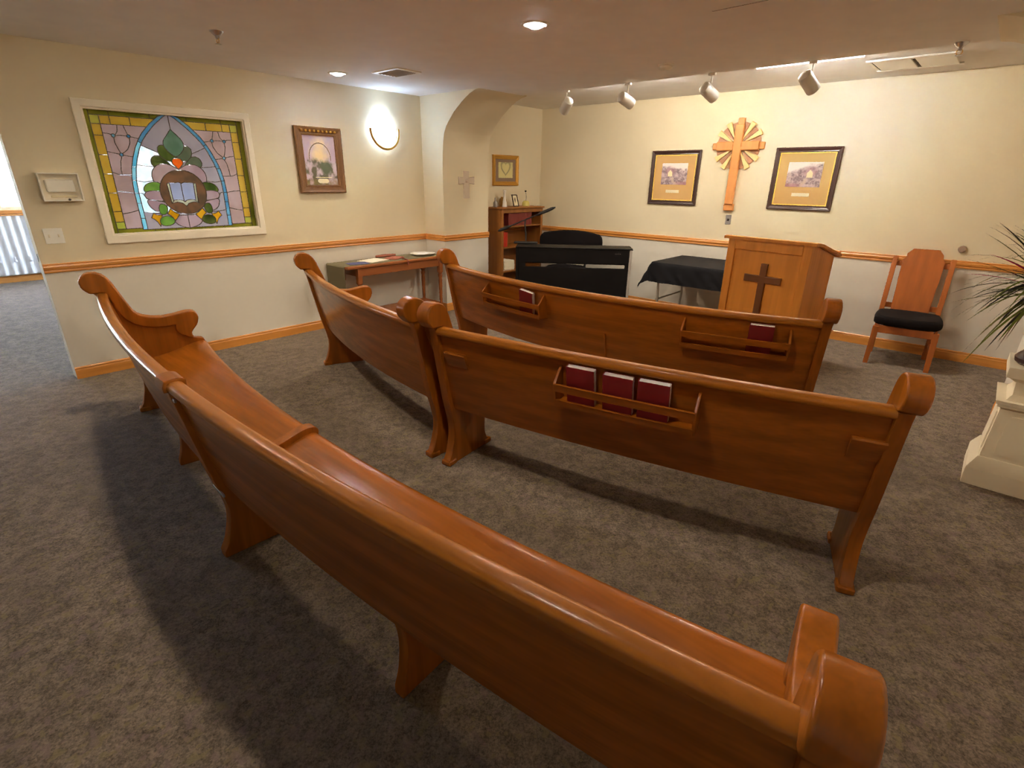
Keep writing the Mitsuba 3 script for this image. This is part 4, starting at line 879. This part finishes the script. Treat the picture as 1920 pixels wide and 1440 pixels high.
# ------------------------------------------------------------------ ceiling fittings and lamps
def emit(c, w): return {'type': 'area', 'radiance': R([a * w for a in c])}
for i, (x, y) in enumerate(CANS):
    k = thing('ceiling_light', ['recessed ceiling light near the left wall', 'recessed ceiling light over the middle of the pews', 'recessed ceiling light over the left part of the nearest pew', 'recessed ceiling light over the right part of the nearest pew'][i], 'ceiling light')
    obj('trim_ring', lathe([(.068, .004), (.068, -.004), (.074, -.007), (.086, -.005), (.09, 0), (.09, .004)], 40, (x, y, ZC)), 'mat_lampwhite', k, smooth=40)
    obj('reflector', lathe([(.070, -.001), (.066, .05), (.056, .10), (.03, .135), (0, .14)], 40, (x, y, ZC)), 'mat_whiteglass', k, smooth=40)
    b = lathe([(0, -.026), (.025, -.023), (.050, -.010), (.058, .010), (.054, .045), (.030, .085), (.02, .115), (0, .118)], 32, (x, y, ZC)); trimesh.repair.fix_normals(b)
    obj('bulb', b, 'mat_white', k, smooth=40, emitter=emit(WARM, CAN_W))
k = thing('wall_sconce', 'glowing white bowl sconce with a brass rim on the left wall', 'wall light')
SY, SZC = 3.785, 2.075
M = frame_mat((.0, SY, SZC), (0, 1, 0), (0, 0, 1), (1, 0, 0))
uu = np.linspace(0, math.pi / 2, 9); dome = lathe([(.166 * math.sin(a), .085 * math.cos(a) + .02) for a in uu] + [(.166, .004), (0, .004)], 48)
trimesh.repair.fix_normals(dome)
obj('glass_bowl', move(dome, M), 'mat_white', k, smooth=40, emitter=emit(COOL, SCONCE_W))
up_ = lathe([(0, 0), (.028, 0), (.028, .004), (0, .004)], 20, (.06, SY, SZC + .150)); trimesh.repair.fix_normals(up_)
obj('bulb', up_, 'mat_white', k, emitter=emit(COOL, SCONCE_W * 9))
an = np.linspace(math.radians(175), math.radians(368), 48)
obj('brass_rim', move(tube([(.184 * math.cos(a), .186 * math.sin(a), .055 + .02 * math.sin(-a)) for a in an], .0135, 12), M), 'mat_brass', k, smooth=40)
obj('back_plate', move(lathe([(0, 0), (.15, 0), (.15, .004), (0, .004)], 32), M), 'mat_white', k)
for i, (x0_, x1_, s) in enumerate([(1.72, 2.02, 1.0), (2.38, 2.86, .8), (3.52, 4.30, 2.2)]):
    k = thing('light_strip', ['short fluorescent strip over the header, above the first spotlight', 'fluorescent strip over the header, above the middle spotlights', 'brightest fluorescent strip over the header, beside the last spotlight'][i], 'strip light')
    obj('housing', cbox(x0_ - .03, x1_ + .03, YH + .03, YH + .09, ZC2 - .026, ZC2, .002), 'mat_white', k)
    t = cyl((x0_, YH + .122, ZC2 - .016), (x1_, YH + .122, ZC2 - .016), .011, 16); trimesh.repair.fix_normals(t)
    if i == 2: t.apply_translation((0, -.02, -.016))
    obj('tube', t, 'mat_white', k, smooth=40, emitter=emit(FLUO, STRIP_W * s))
    for x in (x0_ - .012, x1_ + .012): obj('lamp_holder', cbox(x - .01, x + .01, YH + .09, YH + .136, ZC2 - .028, ZC2, .002), 'mat_white', k)
HEADS = [(1.62, (.8, 5.5, 1.7), 0), (2.36, (2.75, 6.45, 1.75), 1), (3.19, (3.72, 6.45, 1.55), 1), (3.99, (4.75, 6.47, 1.05), 1)]
names = ['white track spotlight nearest the arch, turned sideways', 'white track spotlight second from the arch', 'white track spotlight third from the arch', 'white track spotlight nearest the right, pointing at the chair']
for (x, tgt, on), nm in zip(HEADS, names):
    k = thing('track_light', nm, 'spotlight', None)
    y = YH - .02; a = np.array([x, y, ZC - .12]); piv = a + (0, 0, -.035); d = np.array(tgt) - piv; d /= np.linalg.norm(d)
    sd = np.cross(d, [0, 0, 1.0]); sd /= np.linalg.norm(sd); up = np.cross(sd, d)
    obj('mount', cbox(x - .03, x + .03, y - .018, y + .018, ZC - .022, ZC, .003), 'mat_lampwhite', k)
    obj('stem', cyl((x, y, ZC - .02), tuple(a + (0, 0, -.01)), .007, 10), 'mat_lampwhite', k, smooth=40)
    Mh = frame_mat(piv - d * .02, sd, up, d) if np.linalg.det(np.c_[sd, up, d]) > 0 else frame_mat(piv - d * .02, up, sd, d)
    can = lathe([(0, -.085), (.03, -.083), (.048, -.070), (.053, -.05), (.053, .085), (.049, .085), (.049, .03), (.044, .02), (0, .02)], 36)
    obj('can', move(can, Mh), 'mat_lampwhite', k, smooth=40)
    obj('yoke', cyl(tuple(a), tuple(piv + (0, 0, .01)), .011, 12), 'mat_lampwhite', k, smooth=40)
    disk = lathe([(0, .036), (.03, .034), (.040, .026), (.040, .0225), (0, .0225)], 24); trimesh.repair.fix_normals(disk)
    obj('lamp_face', move(disk, Mh), 'mat_white', k, **({'emitter': emit(WARM, TRACK_W)} if on else {}))
k = thing('ceiling_vent', 'square louvred air vent in the ceiling near the left wall', 'vent')
VM = rotz(0, (1.015, 3.275, ZC))
vr = sbox(-.185, -.135, .185, .135); vo = sbox(-.15, -.10, .15, .10); m = polyex(vr.difference(vo), .008); m.apply_translation((0, 0, -.008)); obj('frame', move(m, VM), 'mat_offwhite', k)
for i in range(6):
    y = -.085 + .034 * i; obj('slat', move(hullof([(sx * .15, y + a, z) for sx in (-1, 1) for a, z in ((0, -.003), (.012, -.014), (.002, -.002), (.014, -.013))]), VM), 'mat_greyedge', k)
obj('backing', move(box(-.15, .15, -.10, .10, -.0015, 0), VM), 'mat_dark', k)
k = thing('smoke_detector', 'small white smoke detector on the ceiling before the spotlights', 'smoke detector')
obj('base', lathe([(0, 0), (.062, 0), (.062, -.012), (.055, -.016), (0, -.016)], 32, (3.046, 4.43, ZC)), 'mat_offwhite', k, smooth=35)
obj('cover', lathe([(.050, -.014), (.048, -.030), (.030, -.038), (0, -.038)], 32, (3.046, 4.43, ZC)), 'mat_offwhite', k, smooth=35)
for i, (x, y, lb) in enumerate([(1.246, 1.673, 'chrome fire sprinkler on the ceiling above the left wall window'), (4.885, 4.985, 'chrome fire sprinkler on the ceiling near the right end of the altar wall')]):
    k = thing('fire_sprinkler', lb, 'sprinkler'); zc_ = ZC if y < YH else ZC2
    obj('escutcheon', lathe([(0, 0), (.042, 0), (.040, -.006), (.024, -.022), (.018, -.026), (0, -.026)], 24, (x, y, zc_)), 'mat_silver', k, smooth=35)
    obj('nozzle', lathe([(0, -.024), (.013, -.024), (.013, -.040), (.008, -.046), (0, -.046)], 16, (x, y, zc_)), 'mat_silver', k, smooth=35)
    for s in (-1, 1): obj('frame_arm', tube([(x + s * .011, y, zc_ - .040), (x + s * .018, y, zc_ - .055), (x + s * .008, y, zc_ - .072)], .003, 6), 'mat_brass', k, smooth=True)
    obj('deflector', lathe([(0, -.070), (.02, -.072), (.021, -.0745), (0, -.0745)], 16, (x, y, zc_)), 'mat_silver', k)
k = thing('ceiling_hatch', 'white two panel access hatch in the ceiling over the chair', 'hatch')
hx = [(4.265, 4.525), (4.55, 4.80)]
obj('frame', cat(cbox(4.225, 4.83, 5.565, 5.60, ZC2 - .014, ZC2, .003), cbox(4.225, 4.83, 6.055, 6.085, ZC2 - .014, ZC2, .003), cbox(4.225, 4.25, 5.6, 6.055, ZC2 - .006, ZC2, .002)), 'mat_white', k)
for a, b_ in hx: obj('panel', cbox(a, b_, 5.60, 6.055, ZC2 - .012, ZC2 - .002, .003), 'mat_white', k)
obj('gap_shadow_strip', cat(box(4.25, 4.265, 5.60, 6.055, ZC2 - .002, ZC2), box(4.525, 4.55, 5.60, 6.055, ZC2 - .002, ZC2)), 'mat_dark', k)
